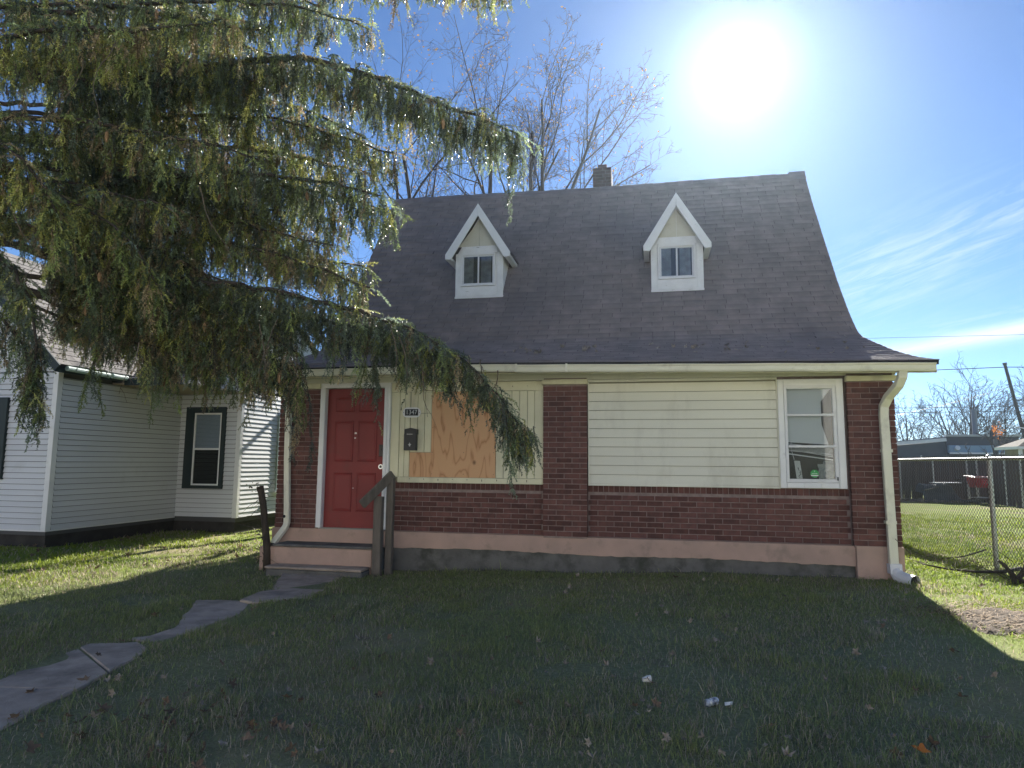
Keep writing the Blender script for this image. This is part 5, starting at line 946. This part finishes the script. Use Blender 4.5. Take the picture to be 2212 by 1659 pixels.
    print('blades', n_); return np_mesh('grass', V, tris=tris, colors=np.repeat(c, 5, 0))
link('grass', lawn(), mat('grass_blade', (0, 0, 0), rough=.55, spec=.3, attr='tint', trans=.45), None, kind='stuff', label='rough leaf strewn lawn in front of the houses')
# straw and soil patch at the right
sx, sy = np.linspace(straw_poly[:, 0].min()-.3, straw_poly[:, 0].max()+.3, 90), np.linspace(straw_poly[:, 1].min()-.3, straw_poly[:, 1].max()+.3, 60); SX, SY = np.meshgrid(sx, sy); ins = np.zeros(SX.shape)
for dx_, dy_ in rng.normal(0, .10, (40, 2)): ins += inside((SX+dx_).ravel(), (SY+dy_).ravel(), straw_poly).reshape(SX.shape)/40
straw_poly = straw_poly.mean(0)+(straw_poly-straw_poly.mean(0))*.95; nz_ = vnoise(SX.ravel(), SY.ravel(), 7, 51).reshape(SX.shape); n2_ = vnoise(SX.ravel(), SY.ravel(), 22, 52).reshape(SX.shape); SZ = ground_z(SX, SY)+(ins+.35*(nz_-.5)-.5)*.09+.03*(n2_-.5); SZ = np.minimum(SZ, ground_z(SX, SY)+.04); id_ = np.arange(SX.size).reshape(SX.shape)
link('soil_patch', np_mesh('soil_patch', np.stack([SX, SY, SZ], -1).reshape(-1, 3), quads=np.stack([id_[:-1, :-1], id_[:-1, 1:], id_[1:, 1:], id_[1:, :-1]], -1).reshape(-1, 4)), mat('dark_soil', (.045, .033, .025), (.085, .062, .045), 16, .95, .8, 70), None, kind='structure')
mb = MB(); r2 = random.Random(33)
for i in range(1500):
    q = straw_poly[0]+(straw_poly[4]-straw_poly[0])*r2.random()+np.array([r2.gauss(0, .30), r2.gauss(0, .26)]); a = r2.gauss(.1, .8); L_ = r2.uniform(.03, .16); z = float(ground_z(*q))+r2.uniform(.012, .065); d = np.array([math.cos(a), math.sin(a), r2.uniform(-.12, .15)]); p = np.array([*q, z]); e = np.array([-d[1], d[0], 0])*.0032
    mb.add([p-e, p+e, p+d*L_*.6+e+np.array([0, 0, .012]), p+d*L_*.6-e+np.array([0, 0, .012]), p+d*L_], [(0, 1, 2, 3), (3, 2, 4)])
link('straw', mb, mat('dry_straw', (.36, .26, .15), (.12, .08, .05), 9, .8, rvar=.6, trans=.2), None, kind='stuff', label='matted dry straw over dark soil at the right of the lawn')
# brush pile: a fallen branch with bare twigs and the broken stump at the fence
fb = thing('fallen_branch', 'long bare fallen branch lying along the grass below the chain link fence', 'branch', on_ground(2080, 1225)); mb = MB(); r2 = random.Random(5)
ctrl = [(1918, 1175, -.10), (1935, 1192, -.05), (1965, 1207, .0), (2000, 1222, 0), (2050, 1232, .0), (2110, 1238, .0), (2165, 1238, .0), (2205, 1230, .0)]
P_ = []
for px, py, dz in ctrl:
    q = on_ground(px, py+8); q[2] += .06; P_.append(q)
P_[0] = np.array([2.83, -.17, .11]); P_[1] = np.array([3.0, -.12, -.06])
mb.tube(P_, [.003, .004, .006, .009, .013, .018, .022, .026], 6)
q0 = on_ground(2030, 1212); q1 = on_ground(2130, 1202); mb.tube([q0+[0, 0, .03], (q0+q1)/2+[0, 0, .03], q1+[0, 0, .10]], [.006, .012, .012], 5); link('stem', mb, M_bark, fb)
mb = MB()
for i in range(70):
    t = r2.random(); q = on_ground(1965+t*235, 1206+t*40+r2.gauss(0, 12)); d = np.array([r2.uniform(-1, 1), r2.uniform(-.8, .8), r2.uniform(0, .55)]); L_ = r2.uniform(.1, .5); pts = [q]
    for k in range(4): d = d+np.array([r2.gauss(0, .3), r2.gauss(0, .3), r2.gauss(-.05, .15)]); pts.append(pts[-1]+d/np.linalg.norm(d)*L_/4)
    mb.tube(pts, np.linspace(.005, .0018, 5), 3, cap=False)
link('twigs', mb, mat('pale_twig', (.17, .135, .10)), fb, kind='stuff')
sm = thing('broken_stump', 'dark broken shrub stump with twigs at the foot of the chain link fence', 'stump', on_ground(2195, 1262)); mb = MB(); b0 = on_ground(2192, 1262)
mb.tube([b0-[0, 0, .1], b0+[-.02, 0, .12], b0+[-.08, .02, .20], b0+[-.14, .03, .26]], [.045, .03, .02, .014], 8).tube([b0, b0+[.12, 0, .18], b0+[.2, .1, .33]], [.035, .025, .01], 6).tube([b0, b0+[.2, -.1, .10], b0+[.4, -.1, .2]], [.03, .02, .01], 6)
for i in range(26):
    d = np.array([r2.gauss(0, 1), r2.gauss(0, 1), abs(r2.gauss(0, .6))]); d /= np.linalg.norm(d); q = b0+np.array([r2.uniform(-.15, .3), r2.uniform(-.1, .1), r2.uniform(0, .25)]); mb.tube([q, q+d*.15, q+d*.28+[0, 0, r2.uniform(-.05, .08)]], [.005, .003, .0015], 3)
link('stem', mb, M_bark, sm)
# fallen leaves
def leaf_mesh(seed, lobes=5):
    r2 = random.Random(seed); n_ = lobes*4; V = [(0, 0, .006)]; fold = r2.uniform(-.2, .9); curl = r2.uniform(-.3, .6)
    for i in range(n_):
        a = 2*math.pi*i/n_-math.pi/2; k = i % 4; rad = {0: .55, 1: .78, 2: 1.0, 3: .74}[k]*(1 if i > 1 and i < n_-1 else .5)*r2.uniform(.85, 1.15); x, y = rad*math.cos(a), rad*math.sin(a)*1.1; V.append((x, y, fold*abs(x)+curl*y*y+r2.uniform(-.12, .15)))
    V += [(.02, -1.5, .1), (-.02, -1.5, .1)]; Fc = [(0, 1+i, 1+(i+1) % n_) for i in range(n_)]+[(1, n_+1, n_+2)]
    return MB().add(V, Fc).mesh('fallen_leaf')
M_leaf_pale = mat('pale_dry_leaf', (.34, .31, .27), (.22, .175, .13), 30, .8, rvar=.25, trans=.2); M_leaf_brown = mat('brown_dry_leaf', (.21, .145, .095), (.15, .105, .07), 30, .8, rvar=.3, trans=.2); M_leaf_orange = mat('orange_dry_leaf', (.55, .20, .04), (.40, .15, .04), 30, .7, trans=.2)
LM = {}
for nme, mt in (('pale', M_leaf_pale), ('brown', M_leaf_brown)):
    LM[nme] = [leaf_mesh(i+(10 if nme == 'brown' else 0)) for i in range(5)]
    for me in LM[nme]: me.materials.append(mt)
r2 = random.Random(101)
def put_leaf(px, py, kind, size, label, group, dz=.02):
    q = on_ground(px, py); o = link('fallen_leaf', LM[kind][r2.randrange(5)], None, None, q+[0, 0, dz+.018], (r2.gauss(0, .6), r2.gauss(0, .6), r2.uniform(0, 6.28)), label, 'leaf', group); o.scale = (size, size, size)
spots = [(770, 1385), (790, 1403), (1395, 1480), (1375, 1556), (1744, 1563), (1803, 1556), (1910, 1350), (1870, 1352), (1895, 1357), (1955, 1360), (1220, 1290), (1230, 1275), (1105, 1317), (1135, 1284), (1430, 1318), (1492, 1350), (1568, 1345), (1160, 1397), (1220, 1447), (1400, 1545), (1060, 1510), (1310, 1450), (1440, 1452), (1680, 1262), (1180, 1440), (1060, 1435), (1520, 1610), (1440, 1610), (1270, 1620), (1560, 1643), (1280, 1655), (655, 1290), (805, 1230), (1250, 1250), (1335, 1262), (1520, 1258), (1655, 1260), (540, 1380), (690, 1640), (1800, 1250), (1730, 1300), (1960, 1290), (1850, 1420), (1780, 1480), (2080, 1480), (2150, 1470), (1700, 1650), (2000, 1590), (1650, 1585), (620, 1505), (930, 1440), (970, 1360), (880, 1300), (330, 1470), (355, 1478), (255, 1476), (240, 1510), (230, 1485), (310, 1530), (420, 1575), (430, 1600), (200, 1560), (480, 1620), (600, 1560)]
for q in spots: put_leaf(*q, 'pale', r2.uniform(.020, .036), 'pale curled dry leaf lying on the shaded front lawn', 'pale fallen leaves on the front lawn')
for i in range(70): put_leaf(r2.uniform(60, 2150), 1245+410*r2.random()**.8, 'pale', r2.uniform(.013, .025), 'pale curled dry leaf lying on the shaded front lawn', 'pale fallen leaves on the front lawn')
for i in range(90):
    px, py = (r2.gauss(400, 200), r2.gauss(1570, 50)) if i < 45 else (r2.uniform(0, 2200), r2.uniform(1250, 1655)); put_leaf(px, py, 'brown', r2.uniform(.022, .045), 'brown dry leaf half sunk in the shaded front lawn', 'brown fallen leaves on the front lawn', .008)
for i in range(50):
    px = r2.uniform(0, 560); put_leaf(px, r2.uniform(1165, 1240)-.06*(px-200), 'brown', r2.uniform(.025, .05), 'brown dry leaf on the sunlit strip of grass by the white house', 'leaves on the sunlit strip of grass')
q = on_ground(1990, 1640); ol = leaf_mesh(77, 5); ol.materials.append(M_leaf_orange); o = link('fallen_leaf', ol, None, None, q+[0, 0, .035], (.25, -.2, .6), 'single bright orange leaf at the front right of the lawn', 'leaf'); o.scale = (.036, .045, .036)
for i in range(44):                                        # leaves caught on the flared foot of the roof
    x = r2.uniform(-2.2, 2.9); y = .62+.35*r2.gauss(0, .6); y = min(max(y, -.2), 1.5); z = float(roof_z(np.array(x), np.array(y))); o = link('fallen_leaf', LM['pale'][r2.randrange(5)], None, None, (x, y, z+.035), (r2.gauss(.5, .4), r2.gauss(0, .4), r2.uniform(0, 6.28)), 'pale leaf caught on the shallow foot of the dark shingle roof', 'leaf', 'leaves on the roof'); s_ = r2.uniform(.022, .050); o.scale = (s_, s_, s_)
# can and scrap
q = on_ground(1537, 1525)+[0, 0, .022]; cn = thing('drink_can', 'crushed white and blue drink can lying on the lawn', 'can', q); d = np.array([.8, .25, .05]); d /= np.linalg.norm(d)
tt = np.linspace(-.036, .036, 9); link('can_body', MB().tube([q+d*t+np.array([0, 0, .004*math.sin(t*90)]) for t in tt], [.018, .022, .023, .019, .023, .018, .022, .022, .018], 14), mat('can_white', (.60, .64, .68), (.10, .13, .20), 40, .3, metal=.3), cn); link('can_end', MB().tube([q-d*.0362, q-d*.038], .017, 14), M_galv, cn)
q = on_ground(1574, 1528)+[0, 0, .012]; link('paper_scrap', MB().add([q+[-.022, -.015, 0], q+[.02, -.017, .01], q+[.025, .015, .018], q+[0, .025, .005], q+[-.02, .015, .01], q+[0, 0, .018]], [(0, 1, 5), (1, 2, 5), (2, 3, 5), (3, 4, 5), (4, 0, 5)]), M_paper, None, label='small torn scrap of pale paper beside the crushed can', cat='paper')
q = on_ground(1395, 1480)+[0, 0, .03]; link('paper_cup', MB().tube([q+[-.02, 0, 0], q+[.012, .012, .006], q+[.03, .018, .006]], [.013, .020, .022], 10, cap=False), M_paper, None, label='crumpled white paper cup standing out on the middle of the lawn', cat='litter')

# ------------------------------------------------------------------ thin scattering air added to imitate lens glare near the sun
hz = MB().box(-310, 310, -120, 310, -2.0, 16.6).mesh('glare_haze'); HZ = bpy.data.materials.new('glare_air'); HZ.use_nodes = True; nt = HZ.node_tree; nt.nodes.remove(nt.nodes['Principled BSDF'])
pv = nt.nodes.new('ShaderNodeVolumePrincipled'); pv.inputs['Color'].default_value = (.62, .79, 1, 1); pv.inputs['Density'].default_value = 0.00045; pv.inputs['Anisotropy'].default_value = 0.82
nt.links.new(pv.outputs[0], nt.nodes['Material Output'].inputs['Volume']); link('glare_haze', hz, HZ, None, kind='stuff')
